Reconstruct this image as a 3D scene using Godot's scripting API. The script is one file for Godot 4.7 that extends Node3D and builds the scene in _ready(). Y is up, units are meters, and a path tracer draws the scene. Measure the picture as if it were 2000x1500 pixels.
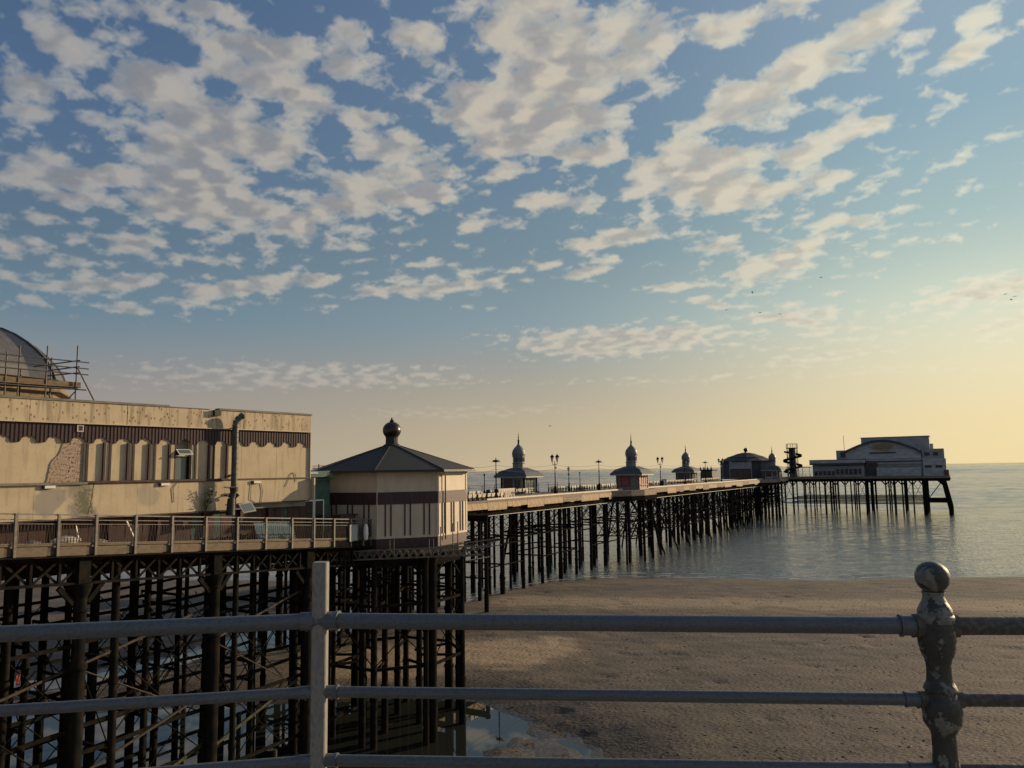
extends Node3D
# A long iron seaside pier seen from a promenade at low tide on a sunny late afternoon.
# World: y up, the sea level is y = 0, the eye stands at (0, EYE, 0) and looks roughly along -z. Heights named h are metres above (below) the eye.

const EYE := 16.6
const DECK := 12.85          # top of the pier's deck
const PIER_AZ := 29.9        # compass angle of the pier's axis, clockwise from -z
const HALL_AZ := 36.9        # of the entrance building's long wall
const RAMP_AZ := 26.28       # of the sloping walkway in front of it

var M := {}
var BOX: ArrayMesh
var CYL: ArrayMesh
var CYL16: ArrayMesh
var PILE: ArrayMesh
var taken := {}

# ------------------------------------------------------------------ mesh builder
class MB:
	var v := PackedVector3Array()
	var n := PackedVector3Array()
	var uv := PackedVector2Array()
	var use_uv := false

	func tri(a: Vector3, b: Vector3, c: Vector3, na: Vector3, nb: Vector3, nc: Vector3) -> void:
		var f := (b - a).cross(c - a)
		if f.dot(na + nb + nc) > 0.0:      # front faces run clockwise
			v.append(a); v.append(c); v.append(b)
			n.append(na); n.append(nc); n.append(nb)
		else:
			v.append(a); v.append(b); v.append(c)
			n.append(na); n.append(nb); n.append(nc)

	func flat(a: Vector3, b: Vector3, c: Vector3, out: Vector3) -> void:
		var f := (b - a).cross(c - a).normalized()
		if f.dot(out) < 0.0:
			f = -f
		tri(a, b, c, f, f, f)

	func quad(a: Vector3, b: Vector3, c: Vector3, d: Vector3, out: Vector3) -> void:
		flat(a, b, c, out)
		flat(a, c, d, out)

	func box(c: Vector3, s: Vector3, x := Transform3D()) -> void:
		var h := s * 0.5
		var p := []
		for i in 8:
			p.append(x * (c + Vector3(h.x if i & 1 else -h.x, h.y if i & 2 else -h.y, h.z if i & 4 else -h.z)))
		var b := x.basis
		quad(p[1], p[3], p[7], p[5], b.x)
		quad(p[0], p[2], p[6], p[4], -b.x)
		quad(p[2], p[3], p[7], p[6], b.y)
		quad(p[0], p[1], p[5], p[4], -b.y)
		quad(p[4], p[5], p[7], p[6], b.z)
		quad(p[0], p[1], p[3], p[2], -b.z)

	# a bar of rectangular section between two points; w lies across, t stands up
	func bar(a: Vector3, b: Vector3, w: float, t: float) -> void:
		var d := b - a
		var l := d.length()
		if l < 0.0001:
			return
		var zz := d / l
		var side := Vector3.UP.cross(zz)
		if side.length() < 0.01:
			side = Vector3.RIGHT
		side = side.normalized()
		box(Vector3.ZERO, Vector3(w, t, l), Transform3D(Basis(side, zz.cross(side), zz), (a + b) * 0.5))

	# turned shape: profile of (radius, height); faceted when smooth is false
	func lathe(profile: Array, seg: int, x := Transform3D(), smooth := true, turn := 0.0, squash := 1.0) -> void:
		for k in profile.size() - 1:
			var p0: Vector2 = profile[k]
			var p1: Vector2 = profile[k + 1]
			var dn := Vector2(p1.y - p0.y, p0.x - p1.x).normalized()
			for i in seg:
				var t0 := turn + TAU * i / seg
				var t1 := turn + TAU * (i + 1) / seg
				var tm := (t0 + t1) * 0.5
				var a := x * Vector3(cos(t0) * p0.x, p0.y, sin(t0) * p0.x * squash)
				var b := x * Vector3(cos(t1) * p0.x, p0.y, sin(t1) * p0.x * squash)
				var c := x * Vector3(cos(t1) * p1.x, p1.y, sin(t1) * p1.x * squash)
				var d := x * Vector3(cos(t0) * p1.x, p1.y, sin(t0) * p1.x * squash)
				var n0 := (x.basis * Vector3(cos(t0) * dn.x, dn.y, sin(t0) * dn.x)).normalized()
				var n1 := (x.basis * Vector3(cos(t1) * dn.x, dn.y, sin(t1) * dn.x)).normalized()
				if not smooth:
					n0 = (x.basis * Vector3(cos(tm) * dn.x, dn.y, sin(tm) * dn.x)).normalized()
					n1 = n0
				if p0.x > 0.0001:
					tri(a, b, c, n0, n1, n1)
				if p1.x > 0.0001:
					tri(a, c, d, n0, n1, n0)

	func tube(a: Vector3, b: Vector3, r0: float, r1: float, seg := 8) -> void:
		var d := b - a
		var yy := d.normalized()
		var side := yy.cross(Vector3(0.123, 0.05, 1.0)).normalized()
		if absf(yy.dot(Vector3(0.123, 0.05, 1.0).normalized())) > 0.98:
			side = yy.cross(Vector3.RIGHT).normalized()
		lathe([Vector2(0, 0), Vector2(r0, 0), Vector2(r1, d.length()), Vector2(0, d.length())], seg, Transform3D(Basis(side, yy, side.cross(yy)), a))

	# a polygon in the local x-y plane, given depth along z from z0 to z1
	func prism(poly: PackedVector2Array, z0: float, z1: float, x := Transform3D()) -> void:
		var t := Geometry2D.triangulate_polygon(poly)
		for k in range(0, t.size(), 3):
			for z in [z0, z1]:
				var o: Vector3 = x.basis.z * (1.0 if z == maxf(z0, z1) else -1.0)
				flat(x * Vector3(poly[t[k]].x, poly[t[k]].y, z), x * Vector3(poly[t[k + 1]].x, poly[t[k + 1]].y, z), x * Vector3(poly[t[k + 2]].x, poly[t[k + 2]].y, z), o)
		var cw := Geometry2D.is_polygon_clockwise(poly)
		for i in poly.size():
			var a := poly[i]
			var b := poly[(i + 1) % poly.size()]
			var e := (b - a).normalized()
			var o2 := Vector2(-e.y, e.x) if cw else Vector2(e.y, -e.x)
			quad(x * Vector3(a.x, a.y, z0), x * Vector3(b.x, b.y, z0), x * Vector3(b.x, b.y, z1), x * Vector3(a.x, a.y, z1), x.basis * Vector3(o2.x, o2.y, 0))

	func done() -> ArrayMesh:
		var arr := []
		arr.resize(Mesh.ARRAY_MAX)
		arr[Mesh.ARRAY_VERTEX] = v
		arr[Mesh.ARRAY_NORMAL] = n
		if use_uv:
			arr[Mesh.ARRAY_TEX_UV] = uv
		var m := ArrayMesh.new()
		m.add_surface_from_arrays(Mesh.PRIMITIVE_TRIANGLES, arr)
		return m

# ------------------------------------------------------------------ naming and placing
func frame(az: float, at: Vector3) -> Transform3D:
	# local x runs along the compass angle az, local z to the right of it
	var a := deg_to_rad(az)
	return Transform3D(Basis(Vector3(sin(a), 0, -cos(a)), Vector3.UP, Vector3(cos(a), 0, sin(a))), at)

func pier(u: float, v: float, y: float) -> Vector3:
	return frame(PIER_AZ, Vector3.ZERO) * Vector3(u, y, v)

func numbered(called: String) -> String:
	taken[called] = taken.get(called, -1) + 1
	return called if taken[called] == 0 else "%s_%03d" % [called, taken[called]]

func tag(o: Node, label: String, category: String, group := "") -> void:
	o.set_meta("label", label)
	o.set_meta("category", category)
	if group:
		o.set_meta("group", group)

func thing(called: String, label: String, category: String, x: Transform3D, group := "") -> Node3D:
	var o := Node3D.new()
	o.name = numbered(called)
	o.transform = x
	add_child(o)
	tag(o, label, category, group)
	return o

func copy(o: Node3D, x: Transform3D, label: String, group := "") -> Node3D:
	var c: Node3D = o.duplicate()
	c.name = numbered(String(o.name).rstrip("0123456789").rstrip("_"))
	c.transform = x
	add_child(c)
	c.set_meta("label", label)
	if group:
		c.set_meta("group", group)
	return c

func part(parent: Node, called: String, mesh: Mesh, mat: Material, x := Transform3D()) -> MeshInstance3D:
	var o := MeshInstance3D.new()
	o.name = called
	o.mesh = mesh
	o.material_override = mat
	o.transform = x
	parent.add_child(o, true)
	return o

func solo(called: String, mesh: Mesh, mat: Material, label: String, category: String, x := Transform3D(), group := "") -> MeshInstance3D:
	var o := MeshInstance3D.new()
	o.name = numbered(called)
	o.mesh = mesh
	o.material_override = mat
	o.transform = x
	add_child(o)
	tag(o, label, category, group)
	return o

func structure(called: String, mesh: Mesh, mat: Material) -> MeshInstance3D:
	var o := MeshInstance3D.new()
	o.name = called
	o.mesh = mesh
	o.material_override = mat
	o.set_meta("kind", "structure")
	add_child(o)
	return o

func stuff(o: Node) -> Node:
	o.set_meta("kind", "stuff")
	return o

func bx(parent: Node, called: String, c: Vector3, s: Vector3, mat: Material, turn := Basis()) -> MeshInstance3D:
	return part(parent, called, BOX, mat, Transform3D(turn.scaled_local(s), c))

func bar(parent: Node, called: String, a: Vector3, b: Vector3, w: float, t: float, mat: Material) -> MeshInstance3D:
	var d := b - a
	var zz := d.normalized()
	var side := Vector3.UP.cross(zz)
	if side.length() < 0.01:
		side = Vector3.RIGHT
	side = side.normalized()
	return part(parent, called, BOX, mat, Transform3D(Basis(side * w, zz.cross(side) * t, d), (a + b) * 0.5))

func rod(parent: Node, called: String, a: Vector3, b: Vector3, r: float, mat: Material, fine := false) -> MeshInstance3D:
	var d := b - a
	var yy := d.normalized()
	var side := yy.cross(Vector3(0.123, 0.05, 1.0)).normalized()
	return part(parent, called, CYL16 if fine else CYL, mat, Transform3D(Basis(side * r, d, side.cross(yy) * r), a))

# a cast column with bolted flanges
func pile(parent: Node, a: Vector3, b: Vector3, r: float, mat: Material) -> MeshInstance3D:
	var d := b - a
	var yy := d.normalized()
	var side := yy.cross(Vector3(0.123, 0.05, 1.0)).normalized()
	return part(parent, "pile", PILE, mat, Transform3D(Basis(side * r, d, side.cross(yy) * r), a))

# ------------------------------------------------------------------ materials
func lin(r: float, g: float, b: float) -> Color:
	return Color(r, g, b).linear_to_srgb()

func noise(sd: int, freq: float, oct := 4, kind := FastNoiseLite.TYPE_SIMPLEX_SMOOTH) -> FastNoiseLite:
	var f := FastNoiseLite.new()
	f.noise_type = kind
	f.seed = sd
	f.frequency = freq
	f.fractal_octaves = oct
	return f

func ntex(f: FastNoiseLite, stops: Array, size := 256) -> NoiseTexture2D:
	var g := Gradient.new()
	var off := PackedFloat32Array()
	var col := PackedColorArray()
	for s in stops:
		off.append(s[0])
		col.append(s[1])
	g.offsets = off
	g.colors = col
	var t := NoiseTexture2D.new()
	t.width = size
	t.height = size
	t.seamless = true
	t.noise = f
	t.color_ramp = g
	return t

func ntex_normal(f: FastNoiseLite, strength: float, size := 256) -> NoiseTexture2D:
	var t := NoiseTexture2D.new()
	t.width = size
	t.height = size
	t.seamless = true
	t.noise = f
	t.as_normal_map = true
	t.bump_strength = strength
	return t

func mat(called: String, color: Color, rough: float, metal := 0.0) -> StandardMaterial3D:
	var m := StandardMaterial3D.new()
	m.resource_name = called
	m.albedo_color = color
	m.roughness = rough
	m.metallic = metal
	M[called] = m
	return m

# a weathered surface: colours by noise, laid on in three planes; scale in repeats per metre
func worn(called: String, stops: Array, rough: float, scale: Vector3, sd: int, freq := 0.02, bump := 0.0, oct := 5) -> StandardMaterial3D:
	var m := mat(called, Color.WHITE, rough)
	m.albedo_texture = ntex(noise(sd, freq, oct), stops)
	m.uv1_triplanar = true
	m.uv1_world_triplanar = true
	m.uv1_scale = scale
	if bump > 0.0:
		m.normal_enabled = true
		m.normal_texture = ntex_normal(noise(sd + 7, freq * 2.0, oct), bump)
	return m

func make_materials() -> void:
	worn("iron", [[0.3, lin(.011, .012, .0115)], [0.55, lin(.017, .017, .0155)], [0.75, lin(.03, .02, .014)]], 0.7, Vector3(.35, .2, .35), 3)
	M.iron.specular_mode = BaseMaterial3D.SPECULAR_DISABLED
	M.iron_far = M.iron
	worn("mossy", [[0.35, lin(.016, .015, .009)], [0.6, lin(.055, .055, .018)]], 0.9, Vector3(1, 1, 1), 5)
	worn("rusty", [[0.35, lin(.02, .015, .011)], [0.65, lin(.055, .036, .024)]], 0.85, Vector3(.8, .8, .8), 6)
	worn("fascia", [[0.22, lin(.16, .085, .045)], [0.36, lin(.42, .31, .2)], [0.62, lin(.56, .45, .31)], [0.8, lin(.36, .26, .16)]], 0.85, Vector3(.9, .22, .9), 8, .02, 2.0)
	worn("fascia_grey", [[0.3, lin(.16, .12, .085)], [0.6, lin(.3, .23, .16)]], 0.85, Vector3(.3, .5, .3), 9)
	worn("deck_wood", [[0.3, lin(.12, .09, .065)], [0.7, lin(.24, .18, .13)]], 0.85, Vector3(.5, .5, .5), 10)
	worn("curb_white", [[0.3, lin(.5, .45, .37)], [0.7, lin(.72, .67, .58)]], 0.7, Vector3(.5, .5, .5), 11)
	worn("maroon", [[0.3, lin(.032, .013, .017)], [0.6, lin(.05, .02, .024)], [0.8, lin(.065, .033, .034)]], 0.6, Vector3(.8, .15, .8), 12)
	worn("maroon_board", [[0.3, lin(.034, .009, .009)], [0.7, lin(.056, .017, .015)]], 0.6, Vector3(.6, .12, .6), 13)
	worn("teal_board", [[0.3, lin(.018, .045, .042)], [0.7, lin(.035, .085, .076)]], 0.6, Vector3(.8, .4, .8), 14)
	worn("ply", [[0.3, lin(.09, .068, .042)], [0.5, lin(.14, .105, .065)], [0.75, lin(.11, .08, .056)]], 0.8, Vector3(.3, .6, .3), 15)
	worn("pebbledash", [[0.26, lin(.12, .045, .022)], [0.34, lin(.26, .16, .11)], [0.4, lin(.36, .28, .215)], [0.75, lin(.41, .33, .26)]], 0.95, Vector3(1.1, .8, 1.1), 16, .04, 3.0)
	worn("pale_cream", [[0.3, lin(.47, .395, .31)], [0.7, lin(.55, .47, .37)]], 0.6, Vector3(.3, .1, .3), 17)
	worn("slate", [[0.3, lin(.015, .019, .019)], [0.7, lin(.026, .031, .03)]], 0.75, Vector3(.8, 1.6, .8), 18, .03, 3.0)
	worn("lead", [[0.3, lin(.12, .125, .125)], [0.7, lin(.19, .195, .19)]], 0.5, Vector3(.5, .3, .5), 19)
	worn("dome_sheet", [[0.3, lin(.075, .076, .08)], [0.7, lin(.11, .11, .11)]], 0.55, Vector3(.5, .25, .5), 20)
	worn("dome_shade", [[0.3, lin(.022, .028, .04)], [0.7, lin(.035, .043, .058)]], 0.45, Vector3(.5, .25, .5), 21)  # dome sheet again, darkened and bluer to paint in shade
	worn("kiosk_white", [[0.3, lin(.28, .28, .265)], [0.7, lin(.4, .39, .37)]], 0.6, Vector3(.4, .4, .4), 22)
	worn("kiosk_grey", [[0.3, lin(.17, .16, .15)], [0.7, lin(.24, .23, .21)]], 0.6, Vector3(.4, .4, .4), 23)
	worn("kiosk_roof", [[0.3, lin(.05, .065, .08)], [0.7, lin(.09, .105, .115)]], 0.7, Vector3(.6, .6, .6), 24)
	worn("kiosk_red", [[0.3, lin(.2, .03, .028)], [0.7, lin(.33, .05, .04)]], 0.55, Vector3(.5, .5, .5), 25)
	worn("theatre_white", [[0.25, lin(.33, .35, .355)], [0.5, lin(.44, .46, .46)], [0.75, lin(.5, .51, .5)]], 0.75, Vector3(.08, .12, .08), 26)
	worn("theatre_grey", [[0.3, lin(.27, .285, .3)], [0.7, lin(.36, .37, .375)]], 0.75, Vector3(.1, .1, .1), 27)
	worn("theatre_dark", [[0.3, lin(.05, .055, .065)], [0.7, lin(.08, .085, .095)]], 0.7, Vector3(.15, .15, .15), 28)
	worn("sign_gold", [[0.3, lin(.3, .24, .1)], [0.7, lin(.42, .34, .16)]], 0.7, Vector3(.25, .25, .25), 29)
	worn("sign_brown", [[0.3, lin(.2, .16, .085)], [0.7, lin(.3, .235, .12)]], 0.7, Vector3(.3, .3, .3), 30)
	worn("hall_wall", [[0.3, lin(.05, .052, .058)], [0.7, lin(.08, .08, .085)]], 0.7, Vector3(.3, .3, .3), 31)
	worn("door_brown", [[0.3, lin(.09, .055, .035)], [0.7, lin(.15, .09, .055)]], 0.7, Vector3(.3, .3, .3), 32)
	worn("green_paint", [[0.3, lin(.02, .07, .055)], [0.7, lin(.035, .1, .08)]], 0.55, Vector3(.5, .5, .5), 33)
	worn("rail_steel", [[0.3, lin(.09, .08, .072)], [0.7, lin(.15, .135, .12)]], 0.5, Vector3(.6, .6, .6), 34)
	worn("scaffold", [[0.3, lin(.05, .045, .04)], [0.7, lin(.1, .09, .08)]], 0.55, Vector3(.8, .8, .8), 35)
	worn("scaffold_board", [[0.3, lin(.13, .095, .058)], [0.7, lin(.22, .165, .1)]], 0.85, Vector3(.8, .8, .8), 36)
	worn("bench_paint", [[0.3, lin(.5, .43, .33)], [0.7, lin(.66, .58, .46)]], 0.6, Vector3(.6, .6, .6), 37)
	worn("table_wood", [[0.3, lin(.05, .035, .025)], [0.7, lin(.09, .065, .045)]], 0.75, Vector3(.6, .6, .6), 38)
	worn("orange_wood", [[0.3, lin(.42, .22, .1)], [0.7, lin(.58, .33, .17)]], 0.7, Vector3(.6, .6, .6), 39)
	worn("concrete", [[0.3, lin(.2, .19, .17)], [0.7, lin(.32, .3, .27)]], 0.9, Vector3(.2, .2, .2), 40)
	worn("roof_felt", [[0.3, lin(.06, .06, .06)], [0.7, lin(.12, .115, .11)]], 0.9, Vector3(.3, .3, .3), 41)
	worn("coping", [[0.3, lin(.12, .105, .09)], [0.7, lin(.2, .18, .155)]], 0.7, Vector3(.4, .8, .4), 42)
	worn("galvanised", [[0.3, lin(.1, .112, .125)], [0.5, lin(.135, .145, .155)], [0.72, lin(.09, .098, .107)]], 0.45, Vector3(3, 6, 3), 43, .03, 0.4)
	M.galvanised.metallic = 0.35
	worn("old_rail", [[0.35, lin(.05, .052, .046)], [0.6, lin(.085, .085, .075)], [0.72, lin(.16, .1, .06)]], 0.6, Vector3(4, 4, 4), 44, .03, 1.5)
	worn("post_steel", [[0.3, lin(.2, .19, .172)], [0.6, lin(.26, .245, .225)], [0.8, lin(.18, .16, .14)]], 0.5, Vector3(5, 2, 5), 47)
	worn("flue", [[0.3, lin(.045, .045, .045)], [0.7, lin(.085, .083, .08)]], 0.45, Vector3(1, .5, 1), 50)
	worn("pebble", [[0.3, lin(.03, .026, .02)], [0.6, lin(.07, .058, .045)], [0.8, lin(.16, .14, .11)]], 0.7, Vector3(.3, .3, .3), 51)
	mat("cast_paint", Color.WHITE, 0.55).vertex_color_use_as_albedo = true
	worn("leaf", [[0.3, lin(.035, .06, .02)], [0.7, lin(.075, .11, .035)]], 0.6, Vector3(4, 4, 4), 48)
	M.leaf.backlight_enabled = true
	M.leaf.backlight = Color(0.25, 0.35, 0.1)
	mat("stem", lin(.07, .05, .03), 0.9)
	mat("pvc", lin(.55, .54, .5), 0.4)
	mat("pvc_grey", lin(.3, .3, .29), 0.45)
	mat("white_gloss", lin(.75, .74, .72), 0.35)
	mat("black_paint", lin(.012, .012, .012), 0.5)
	mat("ball_maroon", lin(.02, .011, .012), 0.3)
	mat("blue_glass", lin(.02, .03, .11), 0.15)
	mat("dark_glass", lin(.015, .018, .02), 0.1)
	mat("old_glass", lin(.12, .15, .145), 0.25)
	mat("cable", lin(.02, .02, .02), 0.7)
	mat("lantern_glass", lin(.45, .43, .37), 0.3)
	mat("flood_white", lin(.82, .82, .8), 0.2)
	mat("red_cloth", lin(.3, .05, .03), 0.85)
	mat("tarp_blue", lin(.05, .13, .17), 0.6)
	mat("gull_dark", lin(.05, .05, .055), 0.8)
	mat("flashing", lin(.35, .42, .45), 0.4)
	mat("stain_grey", lin(.2, .19, .175), 0.9)
	var dg := mat("pane", Color(0.75, 0.8, 0.8, 0.12), 0.03)
	dg.transparency = BaseMaterial3D.TRANSPARENCY_ALPHA

func make_shapes() -> void:
	var b := MB.new()
	b.box(Vector3.ZERO, Vector3.ONE)
	BOX = b.done()
	b = MB.new()
	b.lathe([Vector2(0, 0), Vector2(1, 0), Vector2(1, 1), Vector2(0, 1)], 8)
	CYL = b.done()
	b = MB.new()
	b.lathe([Vector2(0, 0), Vector2(1, 0), Vector2(1, 1), Vector2(0, 1)], 20)
	CYL16 = b.done()
	b = MB.new()
	b.lathe([Vector2(1.12, 0), Vector2(1.12, 0.3), Vector2(1.3, 0.305), Vector2(1.3, 0.32), Vector2(1.0, 0.325), Vector2(1.0, 0.62), Vector2(1.25, 0.625), Vector2(1.25, 0.638), Vector2(0.97, 0.645), Vector2(0.97, 0.95), Vector2(1.3, 0.98), Vector2(1.3, 1.0), Vector2(0, 1.0)], 10)
	PILE = b.done()

# ------------------------------------------------------------------ the whole scene
func _ready() -> void:
	camera_sky_sun()
	make_shapes()
	make_materials()
	beach_and_sea()
	promenade()
	main_pier()
	pier_head()
	entrance_platform()
	ramp_walkway()
	entrance_building()
	pavilion()
	kiosks()
	round_hall()
	theatre()
	helter_skelter()
	lamps()
	benches_and_tables()
	roof_works()
	wall_fittings()
	walkway_things()
	promenade_railing()
	birds()

func camera_sky_sun() -> void:
	var cam := Camera3D.new()
	cam.name = "camera"
	cam.fov = 2.0 * rad_to_deg(atan(750.0 / 1500.0))
	cam.near = 0.1
	cam.far = 60000.0
	cam.position = Vector3(0, EYE, 0)
	cam.rotation = Vector3(atan(170.3 / 1500.0), 0, 0)
	cam.rotate_object_local(Vector3.BACK, -0.0157)
	add_child(cam)
	var we := WorldEnvironment.new()
	we.name = "world_environment"
	var e := Environment.new()
	e.background_mode = Environment.BG_SKY
	e.tonemap_mode = Environment.TONE_MAPPER_LINEAR
	e.tonemap_exposure = 1.0
	e.sdfgi_enabled = true
	e.ssao_enabled = true
	e.ssil_enabled = true
	var sm := PanoramaSkyMaterial.new()
	sm.panorama = ImageTexture.create_from_image(paint_sky())
	var sky := Sky.new()
	sky.sky_material = sm
	e.sky = sky
	we.environment = e
	add_child(we)
	var sun := DirectionalLight3D.new()
	sun.name = "sun"
	sun.light_energy = 1.6
	sun.light_color = Color(1.0, 0.88, 0.71)
	sun.light_angular_distance = 0.6
	sun.shadow_enabled = true
	var az := deg_to_rad(58.0)
	var el := deg_to_rad(13.5)
	add_child(sun)
	sun.look_at_from_position(Vector3(sin(az) * cos(el), sin(el), -cos(az) * cos(el)) * 100.0, Vector3.ZERO)

# clouds in view: [compass angle, height, half width, half height, tilt] in degrees, weight
const CLOUDS := [
	[-27.2,29.7,2.0,0.7,0,0.80], [-23.4,30.8,1.8,0.7,0,0.80], [-19.1,28.5,3.8,2.3,-11,1.05], [-31.7,27.1,2.7,1.2,-24,0.90], [-25.9,25.9,3.4,1.6,-21,1.00], [-33.2,23.8,2.1,1.6,-27,0.90], [-22.5,24.0,5.3,2.0,-14,1.00], [-15.3,26.3,2.1,1.4,0,1.00],
	[-12.3,30.4,1.5,1.2,0,0.90], [-13.1,28.5,1.3,1.0,0,0.75], [-7.0,30.4,1.9,1.5,0,0.95], [-11.1,25.3,1.5,0.8,0,0.90], [-9.4,23.7,2.6,1.0,0,0.95], [-31.8,19.2,2.7,1.7,-9,1.00], [-27.9,19.7,1.8,0.7,0,0.80], [-23.4,20.5,4.1,2.5,-19,1.10],
	[-22.3,18.4,5.5,1.4,0,1.00], [-17.5,22.5,2.0,1.5,0,0.90], [-15.9,17.7,1.7,1.1,0,1.00], [-10.0,20.6,3.3,1.5,0,1.05], [-6.9,20.3,2.2,1.1,0,1.00], [-13.7,19.1,2.3,1.0,0,1.00], [-6.5,22.1,1.8,1.0,0,0.95], [-26.6,15.4,1.8,0.9,10,0.90],
	[-33.5,14.7,1.6,0.6,8,0.80], [-30.7,14.0,1.4,0.5,0,0.80], [-33.1,12.5,1.6,0.6,0,0.75], [-28.5,12.7,3.3,0.7,8,1.00], [-32.5,11.3,1.7,0.4,5,0.90], [-27.2,11.2,1.7,0.4,0,1.00], [-22.2,15.0,2.9,0.3,0,0.80], [-21.4,12.6,2.8,0.9,14,1.00],
	[-16.6,13.8,3.9,0.5,7,1.00], [-11.1,17.3,2.5,0.7,8,0.75], [-11.8,16.3,2.0,0.3,0,0.70], [-5.7,13.7,6.0,0.7,5,1.05], [-14.0,11.9,1.3,0.3,0,0.90], [-2.8,12.1,1.3,0.2,0,0.80], [-5.7,15.4,2.2,0.4,0,0.75], [-1.8,18.4,2.3,0.7,5,1.00],
	[-0.8,15.0,2.6,0.3,0,0.75],
	[0.5,32.1,4.8,1.5,0,0.80], [3.7,30.1,3.8,2.6,0,1.00], [4.4,27.8,4.2,2.2,0,1.10], [2.7,25.5,4.7,1.9,0,1.10], [-2.7,26.6,2.7,1.7,0,1.00], [-0.5,23.7,3.5,1.2,0,1.00], [6.2,23.1,3.1,1.1,0,1.00], [-1.3,21.4,2.2,0.6,20,0.85],
	[10.1,30.4,2.9,2.7,35,1.10], [19.2,30.4,4.5,1.0,10,1.00], [22.9,27.0,7.2,1.4,22,1.15], [17.1,25.7,2.4,0.9,18,1.00], [32.7,25.6,2.9,0.6,15,1.00], [33.4,27.1,2.1,0.6,10,0.75], [13.9,21.3,5.2,2.1,5,1.15], [16.4,19.2,3.3,1.3,0,1.10],
	[21.3,19.3,4.4,0.7,7,1.05], [22.5,21.6,2.9,0.9,10,1.05], [25.9,22.2,2.5,0.4,18,0.95], [3.8,19.8,3.2,0.8,0,1.00], [8.4,17.1,4.1,0.8,12,1.00], [6.4,15.0,2.5,0.6,10,1.00], [2.1,15.2,1.8,0.4,0,0.80], [15.5,16.0,2.0,0.7,0,1.00],
	[19.7,14.4,4.4,1.0,20,1.10], [24.2,16.6,2.9,0.5,-3,0.90], [12.4,13.1,2.2,0.4,5,1.00], [14.6,12.0,1.3,0.5,-14,0.90], [20.2,10.6,3.8,0.6,-5,0.95], [22.1,9.6,2.0,0.5,-19,0.90],
	[8.1,9.5,8.0,1.1,0,1.25], [31.5,10.9,3.1,0.8,8,1.10], [33.8,11.0,1.2,0.9,0,1.00], [33.0,8.8,2.3,0.4,10,0.90], [32.7,7.7,1.7,0.3,0,0.85], [22.0,7.4,4.1,0.4,4,0.85], [26.8,6.3,6.1,0.3,0,0.75], [-15.0,7.4,12.1,0.7,0,0.62],
	[-11.4,6.6,10.3,0.5,0,0.60], [30.3,14.4,2.5,0.4,6,0.50], [33.0,19.3,2.4,0.8,10,0.50], [11.4,6.5,9.5,0.3,0,0.62],
	[-27.5,25.9,12.0,7.0,-14,0.42], [-14.6,24.4,10.9,7.4,1,0.42], [2.4,28.2,11.3,6.2,1,0.50], [19.4,21.7,13.8,6.7,16,0.40], [-18.8,16.1,15.2,4.2,6,0.36], [24.1,14.9,9.4,3.1,16,0.38], [31.3,26.9,6.8,2.6,16,0.36], [25.4,9.3,10.3,2.1,6,0.38], [-29.3,16.1,8.7,5.2,1,0.36], [-3.9,4.4,9.5,0.5,1,0.62], [-20.3,6.6,10.1,0.8,1,0.50]]

# ------------------------------------------------------------------ sky: clear air and a broken sheet of small clouds, by compass angle and height
const SKY_EL := [0.0, 3.0, 6.0, 8.5, 11.0, 16.0, 23.0, 33.0, 50.0, 90.0]
const SKY_AZ := [-180.0, -95.0, -33.0, 0.0, 33.0, 62.0, 95.0, 180.0]
const SKY_LOW := [
	["a9a49c", "a39f9b", "9a9c9c", "8d999f", "8096a2", "7088a0", "60809f", "54749b", "48689a", "405c90"],
	["b4a794", "aca092", "a09a94", "8c969a", "73909f", "62809e", "5576a0", "48699a", "406296", "3c588a"],
	["b9ac96", "b0a594", "a39c94", "8d9799", "738d9b", "607f9e", "5375a0", "466896", "406294", "3c588a"],
	["d6bf95", "cab894", "b6ad98", "a2a69e", "8fa3a8", "7896ad", "698aac", "5f80a9", "4a6c9b", "3e5a8c"],
	["ecd49d", "ebd6a3", "e6d9b0", "ded9b9", "d0d7c1", "a9c6cc", "8db1c7", "8ba5c0", "6284ae", "425e90"],
	["f8e0a6", "fae8b5", "f6e9be", "f2e9c8", "ebe6cc", "dce0d0", "b9cccf", "a0b9cb", "6c8eb4", "44608f"],
	["ecd6a2", "ead8ac", "e2d8b8", "d8d6c0", "c8d0c4", "a6c2c8", "8aacc2", "7f9fbe", "5c80aa", "405c8e"],
	["a9a49c", "a39f9b", "9a9c9c", "8d999f", "8096a2", "7088a0", "60809f", "54749b", "48689a", "405c90"]]

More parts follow.
